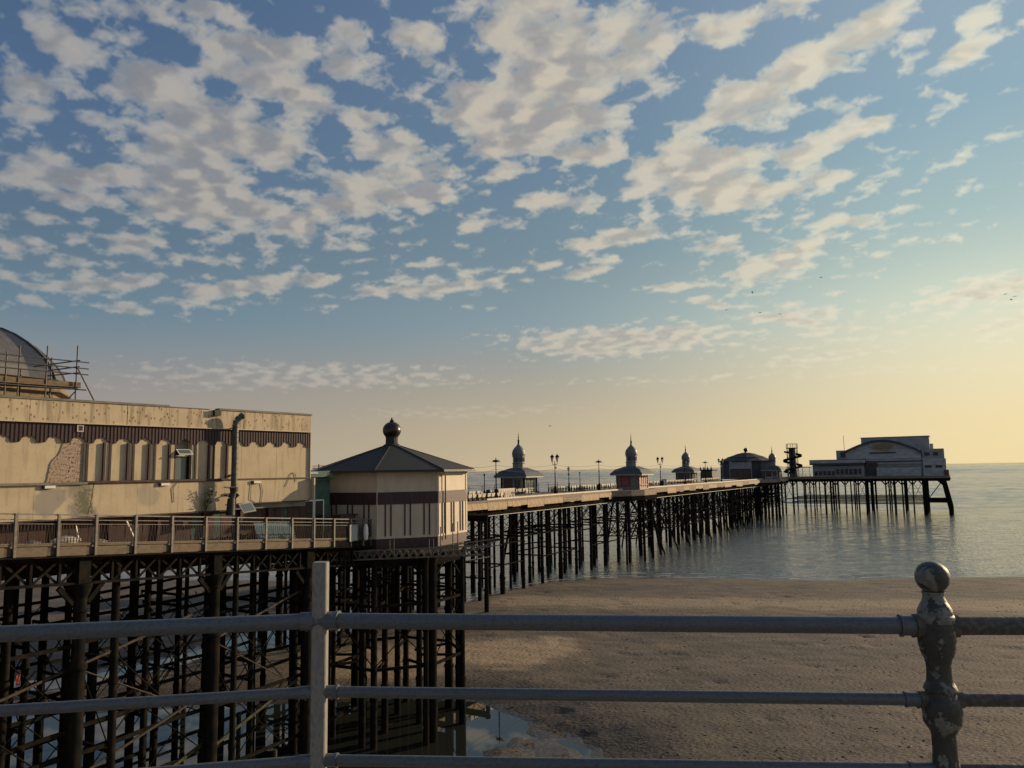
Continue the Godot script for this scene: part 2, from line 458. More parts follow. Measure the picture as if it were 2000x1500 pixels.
func sky_base(az: float, el: float) -> Color:
	var i := 0
	while i < SKY_AZ.size() - 2 and az > SKY_AZ[i + 1]:
		i += 1
	var j := 0
	while j < SKY_EL.size() - 2 and el > SKY_EL[j + 1]:
		j += 1
	var s := smoothstep(SKY_AZ[i], SKY_AZ[i + 1], az) * 0.5 + 0.5 * clampf((az - SKY_AZ[i]) / (SKY_AZ[i + 1] - SKY_AZ[i]), 0.0, 1.0)
	var t: float = clampf((el - SKY_EL[j]) / (SKY_EL[j + 1] - SKY_EL[j]), 0.0, 1.0)
	var a := Color(SKY_LOW[i][j]).lerp(Color(SKY_LOW[i][j + 1]), t)
	var b := Color(SKY_LOW[i + 1][j]).lerp(Color(SKY_LOW[i + 1][j + 1]), t)
	var c := a.lerp(b, s)
	# warmer low down, less saturated high up in front; deeper blue on the side away from the sun
	var high := smoothstep(9.0, 17.0, el)
	c.r += lerpf(0.02, 0.045, high)
	c.g += lerpf(0.028, 0.022, high)
	c.b += lerpf(0.04, -0.024 * smoothstep(62.0, 0.0, az), high)
	var k := 1.0 - 0.12 * smoothstep(90.0, 150.0, absf(wrapf(az - 60.0, -180.0, 180.0)))
	k *= lerpf(lerpf(1.0, 0.95, high), 0.885, smoothstep(25.0, 75.0, absf(wrapf(az - 58.0, -180.0, 180.0))))
	return Color(c.r * k, c.g * k, c.b * lerpf(k, 1.0, 0.15))

var cloud_a: FastNoiseLite
var cloud_b: FastNoiseLite
var cover: PackedFloat32Array

func cloud_cover(az: float, el: float) -> float:
	# how much of the sky the cloud fields claim, read smoothly from the 1024 x 256 field
	var x := fposmod((az + 180.0) / 360.0 * 1024.0 - 0.5, 1024.0)
	var y := clampf((90.0 - el) / 90.0 * 256.0 - 0.5, 0.0, 254.0)
	var xi := int(x)
	var yi := int(y)
	var fx := x - xi
	var fy := y - yi
	var xj := (xi + 1) % 1024
	return lerpf(lerpf(cover[yi * 1024 + xi], cover[yi * 1024 + xj], fx), lerpf(cover[yi * 1024 + 1024 + xi], cover[yi * 1024 + 1024 + xj], fx), fy)

func sky_at(az: float, el: float, base: Color) -> Color:
	var c := cloud_cover(az, el)
	if c < 0.12:
		return base
	var ra := deg_to_rad(az)
	var re := deg_to_rad(el)
	var kk := cos(re) / (sin(re) + 0.16)
	var px := sin(ra) * kk
	var py := cos(ra) * kk
	var warp := cloud_b.get_noise_2d(px * 0.4 + 9.0, py * 0.4)
	px += warp * 0.016
	py -= warp * 0.012
	var n1 := cloud_a.get_noise_2d(px, py)
	var n2 := cloud_b.get_noise_2d(px, py)
	var n3 := cloud_b.get_noise_2d(px * 2.6 + 3.0, py * 2.6)
	var q := minf(c, 1.3) * 1.08 - 0.54 + n1 * 0.85 + n2 * 0.24 + n3 * 0.12
	if q < 0.0:
		return base
	var a := (1.0 - exp(-q * 3.0)) * 0.97 * lerpf(1.0, 0.5, smoothstep(8.0, 4.0, el))
	var toward := cloud_a.get_noise_2d(px + 0.045, py + 0.016)
	var lit := clampf(0.5 + (n1 - toward) * 1.3, 0.0, 1.0)
	var thick := smoothstep(0.2, 0.8, q)
	var s := clampf((az + 33.0) / 66.0, 0.0, 1.0)
	if az > 90.0:
		s = clampf((180.0 - az) / 90.0, 0.0, 1.0)
	var bright := Color(0.7, 0.675, 0.65).lerp(Color(0.84, 0.79, 0.71), minf(s * 2.0, 1.0)).lerp(Color("efe6cd"), maxf(s * 2.0 - 1.0, 0.0))
	var grey := Color(0.525, 0.53, 0.55).lerp(Color(0.635, 0.615, 0.6), minf(s * 2.0, 1.0)).lerp(Color("d0c8b6"), maxf(s * 2.0 - 1.0, 0.0))
	var k := 1.0 - 0.12 * smoothstep(90.0, 150.0, absf(wrapf(az - 60.0, -180.0, 180.0)))
	bright = bright * k
	grey = grey * k
	var col := bright.lerp(grey, clampf(thick * 0.75 + (0.5 - lit) * 1.0, 0.0, 1.0))
	var low := smoothstep(14.0, 3.0, el)
	col = col.lerp(base.lerp(bright, 0.35), low * 0.35)
	return base.lerp(col, a)

func paint_sky() -> Image:
	cloud_a = noise(11, 9.5, 5)
	cloud_a.fractal_gain = 0.42
	cloud_b = noise(12, 40.0, 3)
	cover = PackedFloat32Array()
	cover.resize(1024 * 257)
	# beyond the clouds that are listed one by one the same broken sheet goes on
	var wide := noise(13, 1.1, 3)
	for y in 256:
		var el := 90.0 - (y + 0.5) * 90.0 / 256.0
		for x in 1024:
			var az := (x + 0.5) * 360.0 / 1024.0 - 180.0
			var out := smoothstep(33.0, 42.0, absf(az)) if el < 34.0 else 1.0
			out = maxf(out, smoothstep(31.0, 37.0, el))
			if out > 0.0 and el > 4.0:
				var re := deg_to_rad(el)
				var k := cos(re) / (sin(re) + 0.2)
				cover[y * 1024 + x] = out * clampf(0.36 + wide.get_noise_2d(sin(deg_to_rad(az)) * k, cos(deg_to_rad(az)) * k) * 1.3, 0.0, 1.0) * smoothstep(4.0, 12.0, el)
	for c in CLOUDS:
		var rot := deg_to_rad(c[4])
		var r: float = maxf(c[2], c[3]) * 2.1
		var cx: float = cos(deg_to_rad(c[1]))
		for y in range(maxi(0, int((90.0 - c[1] - r) / 90.0 * 256.0)), mini(255, int((90.0 - c[1] + r) / 90.0 * 256.0)) + 1):
			for x in range(int((c[0] - r / cx + 180.0) / 360.0 * 1024.0), int((c[0] + r / cx + 180.0) / 360.0 * 1024.0) + 1):
				var da: float = ((x + 0.5) * 360.0 / 1024.0 - 180.0 - c[0]) * cx
				var de: float = 90.0 - (y + 0.5) * 90.0 / 256.0 - c[1]
				var e1: float = (da * cos(rot) + de * sin(rot)) / c[2]
				var e2: float = (de * cos(rot) - da * sin(rot)) / c[3]
				var g: float = c[5] * exp(-pow(e1 * e1 + e2 * e2, 1.35) * 0.75)
				var at := y * 1024 + posmod(x, 1024)
				cover[at] = maxf(cover[at], g) + 0.25 * minf(cover[at], g)
	for x in 1024:
		cover[256 * 1024 + x] = cover[255 * 1024 + x]
	var coarse := Image.create(1024, 512, false, Image.FORMAT_RGB8)
	coarse.fill(Color(0.42, 0.4, 0.37))
	for y in 256:
		var el := 90.0 - (y + 0.5) * 90.0 / 256.0
		for x in 1024:
			var az := (x + 0.5) * 360.0 / 1024.0 - 180.0
			coarse.set_pixel(x, y, sky_at(az, el, sky_base(az, el)))
	coarse.resize(4096, 2048, Image.INTERPOLATE_CUBIC)
	# finer detail of the same sky between -38 and 38 degrees, up to 37 degrees high
	for y in range(603, 1024):
		var el := 90.0 - (y + 0.5) * 180.0 / 2048.0
		for x in range(1616, 2480):
			var az := (x + 0.5) * 360.0 / 4096.0 - 180.0
			coarse.set_pixel(x, y, sky_at(az, el, sky_base(az, el)))
	# a panorama begins at -z, so the two halves change places
	var turned := Image.create(4096, 2048, false, Image.FORMAT_RGB8)
	turned.blit_rect(coarse, Rect2i(2048, 0, 2048, 2048), Vector2i.ZERO)
	turned.blit_rect(coarse, Rect2i(0, 0, 2048, 2048), Vector2i(2048, 0))
	return turned

# ------------------------------------------------------------------ beach and water
const SHORE := [[-400.0, 150.0], [-76.0, 129.0], [-58.0, 127.5], [-37.0, 126.0], [-22.0, 113.0], [-13.0, 104.5], [-6.4, 103.5], [-0.5, 113.0], [6.6, 119.5], [15.5, 122.0], [23.0, 121.2], [38.0, 117.8], [48.0, 115.6], [53.0, 117.2], [76.0, 116.9], [130.0, 116.0], [600.0, 112.0]]
const POOL := [[-80, 57], [-36, 56.5], [-26, 57.5], [-14, 58.7], [-6, 58.5], [-3, 58], [-0.9, 55.6], [0.3, 53.6], [0.9, 52.2], [0.6, 50.7], [-0.3, 49.9], [-1.4, 48.2], [-2.4, 46.6], [-3.2, 44.5], [-5, 40], [-10, 36], [-30, 33], [-80, 33]]
const RUNNELS := [[-46, 63.5, -40, 64, 1.9], [-40, 64, -35, 66, 1.9], [-35, 66, -31, 71, 1.7], [-31, 71, -28, 79, 1.5], [-28, 79, -21.5, 90, 1.8], [-21.5, 90, -12, 103, 3.0], [-26, 76, -19, 80, 0.6], [-24, 79, -16, 86, 0.5], [-0.6, 49.6, 1.2, 49.9, .3], [1.2, 49.9, 2.8, 49.3, .45], [2.8, 49.3, 4.1, 47.6, .6], [4.1, 47.6, 4.4, 45, .7], [4.4, 45, 4.0, 40, .5], [0.6, 47.7, 2.6, 47.9, .3], [0.8, 46.9, 2.4, 46.5, .25], [1.6, 48.5, 3.0, 48.3, .2]]
var pool_poly: PackedVector2Array
var sand_a: FastNoiseLite
var sand_b: FastNoiseLite
var sand_c: FastNoiseLite
var sand_f: FastNoiseLite

func shore(x: float) -> float:
	for i in SHORE.size() - 1:
		if x < SHORE[i + 1][0]:
			return lerpf(SHORE[i][1], SHORE[i + 1][1], smoothstep(0.0, 1.0, clampf((x - SHORE[i][0]) / (SHORE[i + 1][0] - SHORE[i][0]), 0.0, 1.0)))
	return SHORE[-1][1]

func pool_distance(x: float, d: float) -> float:
	# metres to the nearest edge of a pool, negative inside it
	var best := 99.0
	var p := Vector2(x, d)
	if d < 66.0 and d > 26.0 and x < 9.0 and x > -90.0:
		for i in pool_poly.size():
			best = minf(best, p.distance_to(Geometry2D.get_closest_point_to_segment(p, pool_poly[i], pool_poly[(i + 1) % pool_poly.size()])))
		if Geometry2D.is_point_in_polygon(p, pool_poly):
			best = -best
	for r in RUNNELS:
		best = minf(best, p.distance_to(Geometry2D.get_closest_point_to_segment(p, Vector2(r[0], r[1]), Vector2(r[2], r[3]))) - r[4])
	return best

func sand_height(x: float, d: float) -> float:
	var n := sand_a.get_noise_2d(x, d)
	var s := shore(x) + n * 1.2 - d
	var h := 0.0
	if s < 0.0:
		h = s * 0.05
	else:
		h = 0.36 * (1.0 - exp(-s / 9.0)) + 0.004 * s
	if d < 110.0 and x < 12.0 and x > -90.0:
		var q := pool_distance(x, d) + n * 0.35 + sand_c.get_noise_2d(x, d) * 0.25
		if q < 7.0:
			h = lerpf(-0.12, h, smoothstep(-2.6, 5.5, q)) if q > -2.6 else -0.12
			h += clampf(q, -1.0, 0.5) * 0.05
	h += (sand_b.get_noise_2d(x * 0.6, d) * 0.04 + sand_c.get_noise_2d(x, d) * 0.022 + sand_c.get_noise_2d(x * 0.14, d * 1.1) * 0.035) * clampf(s * 0.2, 0.0, 1.0)
	# scuffed footprints across the pale sheet and the nearer beach
	var f := sand_f.get_noise_2d(x, d)
	if f > 0.42 and s > 4.0 and sand_a.get_noise_2d(x * 2.0, d * 3.0 + 17.0) > 0.02:
		h -= (f - 0.42) * 0.22
	return h

func sand_color(x: float, d: float, h: float) -> Color:
	# wet dark sand, dry pale sheets of blown sand, darker weed and shell lines
	var n := sand_a.get_noise_2d(x * 1.7 + 40.0, d * 1.7)
	var m := sand_b.get_noise_2d(x * 0.5, d * 0.9 + 60.0)
	var wet := Color(0.075, 0.063, 0.051)
	var damp := Color(0.158, 0.122, 0.087)
	var dry := Color(0.43, 0.315, 0.2)
	# long streaks left by the ebb, lying along the shore
	var k := sand_c.get_noise_2d(x * 0.12, d * 0.75 + x * 0.02) * 0.9 + sand_b.get_noise_2d(x * 0.16, d * 1.6) * 0.7
	var c := wet.lerp(damp, clampf(0.5 + n * 0.8 + m * 0.35 + k * 0.75, 0.0, 1.0))
	# the pale sheet beside the iron columns and the pale bank along the beach
	var e1 := Vector2((x + 1.5) / 8.0, (d - 71.5) / 6.0).length() + n * 0.35 + m * 0.3 + k * 0.2
	var e3 := Vector2((x + 11.0) / 9.0, (d - 68.0) / 6.5).length() + n * 0.35 + m * 0.2
	var bank := absf(d - (99.0 - 0.14 * maxf(x, 0.0) - 0.02 * x)) / 5.0 + n * 0.5 + m * 0.45 + k * 0.5
	var t := maxf(smoothstep(1.15, 0.75, e1), maxf(smoothstep(1.1, 0.75, e3) * 0.75, smoothstep(1.2, 0.3, bank) * 0.75 * smoothstep(-7.0, 1.0, x)))
	c = c.lerp(dry, t * 0.9)
	# coarse gritty wet sand round the lower pool
	var grit := smoothstep(66.0, 54.0, d + n * 6.0)
	c = c.lerp(Color(0.075, 0.062, 0.05).lerp(damp, clampf(0.15 + m * 0.8 + smoothstep(8.0, 26.0, x) * 0.5, 0.0, 1.0)), grit * 0.85)
	c = c.lerp(Color(0.055, 0.045, 0.036), smoothstep(0.12, 0.02, h) * 0.75)
	return c

func sheet(xs: PackedFloat32Array, ds: PackedFloat32Array, height: Callable, paint: Variant) -> ArrayMesh:
	var nx := xs.size()
	var nd := ds.size()
	var v := PackedVector3Array()
	var col := PackedColorArray()
	v.resize(nx * nd)
	if paint != null:
		col.resize(nx * nd)
	for j in nd:
		for i in nx:
			var h: float = height.call(xs[i], ds[j])
			v[j * nx + i] = Vector3(xs[i], h, -ds[j])
			if paint != null:
				col[j * nx + i] = paint.call(xs[i], ds[j], h)
	return grid(v, nx, nd, col)

func grid(v: PackedVector3Array, nx: int, nd: int, col: PackedColorArray) -> ArrayMesh:
	var nor := PackedVector3Array()
	nor.resize(nx * nd)
	for j in nd:
		for i in nx:
			var a := v[j * nx + mini(i + 1, nx - 1)] - v[j * nx + maxi(i - 1, 0)]
			var b := v[mini(j + 1, nd - 1) * nx + i] - v[maxi(j - 1, 0) * nx + i]
			nor[j * nx + i] = a.cross(b).normalized()
	var idx := PackedInt32Array()
	idx.resize((nx - 1) * (nd - 1) * 6)
	var k := 0
	for j in nd - 1:
		for i in nx - 1:
			var p := j * nx + i
			idx[k] = p; idx[k + 1] = p + nx; idx[k + 2] = p + 1
			idx[k + 3] = p + 1; idx[k + 4] = p + nx; idx[k + 5] = p + nx + 1
			k += 6
	var arr := []
	arr.resize(Mesh.ARRAY_MAX)
	arr[Mesh.ARRAY_VERTEX] = v
	arr[Mesh.ARRAY_NORMAL] = nor
	if col.size():
		arr[Mesh.ARRAY_COLOR] = col
	arr[Mesh.ARRAY_INDEX] = idx
	var m := ArrayMesh.new()
	m.add_surface_from_arrays(Mesh.PRIMITIVE_TRIANGLES, arr)
	return m

func split_wet(m: ArrayMesh, level: float) -> Array:
	# the sheet in two: sand above that height, and the shining wet sand below it
	var arr := m.surface_get_arrays(0)
	var v: PackedVector3Array = arr[Mesh.ARRAY_VERTEX]
	var idx: PackedInt32Array = arr[Mesh.ARRAY_INDEX]
	var both := [PackedInt32Array(), PackedInt32Array()]
	for k in range(0, idx.size(), 3):
		var low := v[idx[k]].y + v[idx[k + 1]].y + v[idx[k + 2]].y < level * 3.0
		both[1 if low else 0].append_array(idx.slice(k, k + 3))
	var out := []
	for q in both:
		arr[Mesh.ARRAY_INDEX] = q
		var o := ArrayMesh.new()
		o.add_surface_from_arrays(Mesh.PRIMITIVE_TRIANGLES, arr)
		out.append(o)
	return out

func steps(pairs: Array) -> PackedFloat32Array:
	# [from, to, step] runs joined into one rising list
	var out := PackedFloat32Array()
	for p in pairs:
		var n := maxi(1, roundi((p[1] - p[0]) / p[2]))
		for i in n:
			out.append(p[0] + (p[1] - p[0]) * i / n)
	out.append(pairs[-1][1])
	return out

func beach_and_sea() -> void:
	pool_poly = PackedVector2Array()
	for p in POOL:
		pool_poly.append(Vector2(p[0], p[1]))
	sand_a = noise(21, 0.07, 3)
	sand_b = noise(22, 0.45, 3)
	sand_c = noise(23, 1.3, 2)
	sand_f = noise(26, 1.7, 1)
	var sand := mat("sand", Color.WHITE, 0.86)
	sand.vertex_color_use_as_albedo = true
	sand.albedo_texture = ntex(noise(24, 0.06, 5), [[0.2, Color(0.7, 0.69, 0.68)], [0.5, Color(0.93, 0.93, 0.93)], [0.8, Color(1, 1, 1)]], 512)
	sand.uv1_triplanar = true
	sand.uv1_world_triplanar = true
	sand.uv1_scale = Vector3(0.07, 0.1, 0.13)
	sand.normal_enabled = true
	sand.normal_texture = ntex_normal(noise(25, 0.03, 6), 3.4, 1024)
	sand.normal_scale = 1.0
	var xs := steps([[-420, -90, 15], [-90, -44, 1.2], [-44, -8, 0.45], [-8, 10, 0.22], [10, 36, 0.4], [36, 90, 1.0], [90, 620, 20]])
	var ds := steps([[3.3, 30, 2.5], [30, 44, 0.8], [44, 62, 0.25], [62, 104, 0.45], [104, 130, 0.5], [130, 170, 4]])
	var wet := sand.duplicate()
	wet.resource_name = "wet_sand"
	wet.roughness = 0.28
	var beach := sheet(xs, ds, sand_height, sand_color)
	var parts := split_wet(beach, 0.1)
	structure("beach", parts[0], sand)
	structure("wet_sand", parts[1], wet)

	# pebbles, shells and scraps of weed thrown about on the sand
	rng_seed(111)
	var pb := MB.new()
	pb.lathe([Vector2(0, -0.3), Vector2(0.8, -0.12), Vector2(1, 0.05), Vector2(0.6, 0.36), Vector2(0, 0.45)], 6, Transform3D(), false)
	var spots := []
	var tries := 0
	while spots.size() < 5200 and tries < 40000:
		tries += 1
		var d := 42.0 + 68.0 * pow(rf(0, 1), 1.4)
		var x := rf(-6.0, 0.72 * d)
		if rf(-0.5, 0.5) > sand_b.get_noise_2d(x * 0.4, d * 0.8 + 31.0) + 0.12:
			continue
		var h := sand_height(x, d)
		if h > 0.06:
			spots.append(Vector3(x, h, -d))
	var mm := MultiMesh.new()
	mm.transform_format = MultiMesh.TRANSFORM_3D
	mm.mesh = pb.done()
	mm.instance_count = spots.size()
	for i in spots.size():
		var s := 0.02 + 0.075 * pow(rf(0, 1), 3.0)
		mm.set_instance_transform(i, Transform3D(Basis(Vector3.UP, rf(0, TAU)).scaled_local(Vector3(s * rf(0.8, 2.2), s * 0.6, s)), spots[i] + Vector3(0, s * 0.12, 0)))
	var pebbles := MultiMeshInstance3D.new()
	pebbles.name = "pebbles"
	pebbles.multimesh = mm
	pebbles.material_override = M.pebble
	add_child(pebbles)
	stuff(pebbles)
	tag(pebbles, "dark pebbles, shells and scraps of weed scattered on the sand", "pebbles")

	var ripple := noise(31, 0.022, 4)
	var sea := mat("sea_water", lin(.1, .125, .133), 0.07)
	sea.metallic_specular = 0.7
	sea.uv1_triplanar = true
	sea.uv1_world_triplanar = true
	sea.uv1_scale = Vector3(0.035, 0.1, 0.095)
	sea.normal_enabled = true
	sea.normal_texture = ntex_normal(ripple, 9.0, 1024)
	sea.normal_scale = 1.0
	# rows that open out towards the horizon; the outermost stretch flat to either side
	var rows := steps([[99, 150, 0.36], [150, 240, 0.75]])
	while rows[-1] < 9000.0:
		rows.append(rows[-1] + maxf(0.8, rows[-1] * 0.0062))
	rows.append(40000.0)
	var across := steps([[-9.0, -1.1, 0.8], [-1.1, -0.78, 0.04], [-0.78, 0.9, 0.0036], [0.9, 1.3, 0.04], [1.3, 9.0, 0.8]])
	structure("sea", sea_mesh(across, rows), sea)
	surf_foam()

	var still := mat("pool_water", lin(.02, .022, .018), 0.015)
	still.metallic_specular = 0.5
	var b := MB.new()
	b.quad(Vector3(-95, 0.02, -30), Vector3(9, 0.02, -30), Vector3(9, 0.02, -101), Vector3(-95, 0.02, -101), Vector3.UP)
	structure("tide_pool", b.done(), still)

var swell: FastNoiseLite
func wave_height(x: float, d: float) -> float:
	# chop near in, longer waves farther out, each as steep as the last
	if swell == null:
		swell = noise(33, 0.2, 3)
	var far := smoothstep(180.0, 420.0, d)
	var open := smoothstep(900.0, 1800.0, d)
	var h := 0.0
	if far < 1.0:
		h += swell.get_noise_2d(x * 0.42, d * 1.45) * 0.075 * (1.0 - far)
	if far > 0.0 and open < 1.0:
		h += swell.get_noise_2d(x * 0.11, d * 0.36) * 0.75 * far * (1.0 - open)
	if open > 0.0:
		h += swell.get_noise_2d(x * 0.02, d * 0.075) * 3.4 * open
	# low lines of swell running in parallel to the shore
	var s := d - shore(x)
	if s < 12.0:
		h += 0.07 * exp(-pow((s - 3.2 - 0.5 * sin(x * 0.11)) / 0.5, 2.0)) + 0.05 * exp(-pow((s - 6.5 - 0.7 * sin(x * 0.07 + 1.0)) / 0.6, 2.0))
		h *= smoothstep(0.0, 5.0, s + 2.0)
	return h * smoothstep(9000.0, 7000.0, d)

func sea_mesh(across: PackedFloat32Array, rows: PackedFloat32Array) -> ArrayMesh:
	var nx := across.size()
	var nd := rows.size()
	var v := PackedVector3Array()
	v.resize(nx * nd)
	for j in nd:
		for i in nx:
			var d := rows[j]
			var x := across[i] * (d + 40.0)
			v[j * nx + i] = Vector3(x, wave_height(x, d), -d)
	return grid(v, nx, nd, PackedColorArray())

func surf_foam() -> void:
	# thin broken lines of foam left by the last ripples
	var b := MB.new()
	var f := noise(35, 0.35, 3)
	for line in [[-0.25, 0.3], [1.5, 0.16], [4.3, 0.14]]:
		var x := -30.0
		while x < 150.0:
			var w: float = clampf(0.25 + f.get_noise_2d(x * 0.5, line[0] * 9.0) * 1.2, 0.0, 1.0) * line[1]
			var w2: float = clampf(0.25 + f.get_noise_2d((x + 0.4) * 0.5, line[0] * 9.0) * 1.2, 0.0, 1.0) * line[1]
			if w > 0.02 and w2 > 0.02:
				var d0: float = shore(x) + sand_a.get_noise_2d(x, shore(x)) * 1.2 + line[0] + f.get_noise_2d(x * 0.3, 5.0) * 0.6
				var d1: float = shore(x + 0.4) + sand_a.get_noise_2d(x + 0.4, shore(x + 0.4)) * 1.2 + line[0] + f.get_noise_2d((x + 0.4) * 0.3, 5.0) * 0.6
				var y0 := maxf(wave_height(x, d0), sand_height(x, d0)) + 0.025
				var y1 := maxf(wave_height(x + 0.4, d1), sand_height(x + 0.4, d1)) + 0.025
				b.quad(Vector3(x, y0, -d0 + w), Vector3(x + 0.4, y1, -d1 + w2), Vector3(x + 0.4, y1, -d1 - w2), Vector3(x, y0, -d0 - w), Vector3.UP)
			x += 0.4
	var o := structure("surf_foam", b.done(), mat("foam", lin(.6, .6, .57), 0.7))
	o.set_meta("kind", "stuff")
	tag(o, "thin broken white lines of foam along the edge of the sea", "foam")

func promenade() -> void:
	# the paved promenade on which the eye stands, and the sea wall that carries it
	var b := MB.new()
	b.box(Vector3(0, 14.85, 200 - 3.45), Vector3(1600, 0.2, 400))
	structure("promenade_pavement", b.done(), M.concrete)
	b = MB.new()
	b.box(Vector3(0, 7.0, -1.9), Vector3(1600, 15.4, 2.6))
	structure("sea_wall", b.done(), M.concrete)

# ------------------------------------------------------------------ the pier itself
const PU := 80.0             # the pier node's own origin: u, v
const PV := -57.8
const BULGES := [[116.0, -1, 7.5], [137.8, 1, 7.5], [210.0, -1, 7.5], [256.0, 1, 7.5]]

func pier_frame(u: float, v: float, y: float) -> Transform3D:
	return frame(PIER_AZ, pier(u, v, y))

func main_pier() -> void:
	var p := thing("pier", "long straight iron seaside pier running out to sea on dark piles with a pale fascia", "pier", pier_frame(PU, PV, 0.0))
	rng_seed(101)
	var l0 := -26.0
	var l1 := 214.0
	# deck of long boards, seen nearly edge on
	for k in 17:
		var z := -4.25 + 0.5 * k + 0.25
		bx(p, "plank", Vector3((l0 + l1) * 0.5, DECK - 0.06 - 0.004 * (k % 3), z), Vector3(l1 - l0, 0.1, 0.485), M.deck_wood)
	# fascia panels, kerb and girders on both edges
	for side in [1, -1]:
		var x := l0
		var i := 0
		while x < l1:
			var w: float = minf(rf(4.2, 7.6), l1 - x)
			var drop: float = [0.82, 1.02, 0.7, 1.1, 0.9][i % 5]
			var top: float = 0.42
			if side == 1:
				var slip := rf(-0.02, 0.02)
				bx(p, "fascia_panel", Vector3(x + w * 0.5, DECK - top - drop * 0.5 + 0.12, side * (4.3 + slip * 0.5)), Vector3(w - 0.09, drop, 0.1), M.fascia if rf(0, 1) < 0.8 else M.fascia_grey, Basis(Vector3(0, 0, 1), rf(-0.004, 0.004)))
				bx(p, "fascia_strip", Vector3(x + w * 0.5, DECK - 0.13, side * 4.22), Vector3(w - 0.02, 0.34, 0.07), M.door_brown)
				if i % 3 == 1:
					bx(p, "fascia_patch", Vector3(x + w * rf(0.3, 0.7), DECK - top - drop + 0.1, side * 4.37), Vector3(rf(1.2, 2.6), 0.16, 0.05), M.fascia, Basis(Vector3(0, 0, 1), rf(-0.03, 0.03)))
				var bulged := false
				for bu in BULGES:
					if bu[1] == 1 and absf(x + w * 0.5 + PU - bu[0]) < 7.0:
						bulged = true
				if not bulged and x > 6.0:
					bx(p, "kerb", Vector3(x + w * 0.5, DECK + 0.13, side * 4.16), Vector3(w - 0.015, 0.22, 0.2), M.curb_white)
			else:
				bx(p, "fascia_panel", Vector3(x + w * 0.5, DECK - 0.6, side * 4.3), Vector3(w - 0.04, 0.9, 0.1), M.fascia_grey)
			x += w
			i += 1
	for z in [-3.6, -1.3, 1.3, 3.6]:
		bar(p, "girder", Vector3(l0, DECK - 1.35, z), Vector3(l1, DECK - 1.35, z), 0.22, 1.3, M.iron)
	# a pipe slung under the near edge
	rod(p, "service_pipe", Vector3(2, DECK - 2.05, 3.95), Vector3(l1, DECK - 2.2, 3.95), 0.07, M.rail_steel)
	# bents of four columns every six metres
	var us := []
	var u := -24.0
	while u < 213.0:
		us.append(u)
		u += 5.85
	var zs := [3.45, 1.3, -1.3, -3.45]
	for i in us.size():
		var fat := 0.32 if i % 3 == 0 else 0.23
		var um: Material = M.iron if us[i] < 90.0 else M.iron_far
		for k in 4:
			var x: float = us[i] + rf(-0.15, 0.15)
			var r: float = fat if (k == 0 or i % 2 == 0) else 0.17
			pile(p, Vector3(x, -2.0, zs[k]), Vector3(x + rf(-0.1, 0.1), DECK - 1.15, zs[k] + rf(-0.08, 0.08)), r, um)
		bar(p, "crown_beam", Vector3(us[i], DECK - 1.35, -4.0), Vector3(us[i], DECK - 1.35, 4.0), 0.26, 0.34, um)
		bar(p, "strut", Vector3(us[i], 7.4, -3.45), Vector3(us[i], 7.4, 3.45), 0.14, 0.2, um)
		if i % 2 == 0:
			bar(p, "strut", Vector3(us[i], 4.1, -3.45), Vector3(us[i], 4.1, 3.45), 0.14, 0.2, um)
		rod(p, "brace_rod", Vector3(us[i], 7.5, -3.45), Vector3(us[i], DECK - 1.5, 3.45), 0.05, um)
		rod(p, "brace_rod", Vector3(us[i], 7.5, 3.45), Vector3(us[i], DECK - 1.5, -3.45), 0.05, um)
		if i + 1 < us.size():
			for k in [0, 3]:
				var y := 7.4 if (i + k) % 4 != 2 else 6.8
				bar(p, "strut", Vector3(us[i], y, zs[k]), Vector3(us[i + 1], y, zs[k]), 0.14, 0.2, um)
				if i % 3 != 1:
					bar(p, "strut", Vector3(us[i], 4.0, zs[k]), Vector3(us[i + 1], 4.0, zs[k]), 0.13, 0.18, um)
				if true:
					rod(p, "brace_rod", Vector3(us[i], 7.5, zs[k]), Vector3(us[i + 1], DECK - 1.5, zs[k]), 0.045, um)
					rod(p, "brace_rod", Vector3(us[i + 1], 7.5, zs[k]), Vector3(us[i], DECK - 1.5, zs[k]), 0.045, um)
				# cast brackets that spread the head of the column
				bar(p, "bracket", Vector3(us[i] + 0.1, DECK - 2.5, zs[k]), Vector3(us[i] + 1.3, DECK - 1.3, zs[k]), 0.12, 0.2, um)
				bar(p, "bracket", Vector3(us[i + 1] - 0.1, DECK - 2.5, zs[k]), Vector3(us[i + 1] - 1.3, DECK - 1.3, zs[k]), 0.12, 0.2, um)
	for i in us.size() - 1:
		for k in [1, 2]:
			if us[i] < 60.0 and (i + k) % 2 == 0:
				rod(p, "brace_rod", Vector3(us[i], 7.5, zs[k]), Vector3(us[i + 1], DECK - 1.5, zs[k]), 0.045, M.iron)
				rod(p, "brace_rod", Vector3(us[i + 1], 7.5, zs[k]), Vector3(us[i], DECK - 1.5, zs[k]), 0.045, M.iron)
			if us[i] < 40.0:
				bar(p, "strut", Vector3(us[i], 7.1, zs[k]), Vector3(us[i + 1], 7.1, zs[k]), 0.14, 0.2, M.iron)
	# raking struts that steady the pier seaward of the second kiosk
	for k in 9:
		var x := 66.0 + k * 8.4
		rod(p, "raker", Vector3(x, DECK - 1.6, 3.5), Vector3(x + 2.6, -2.0, 7.2), 0.17, M.iron_far)
		rod(p, "raker", Vector3(x + 1.5, DECK - 1.6, -3.5), Vector3(x + 3.6, -2.0, -6.6), 0.17, M.iron_far)
	# the thicket of ties farther out, where single rods can no longer be told apart
	var ties := MB.new()
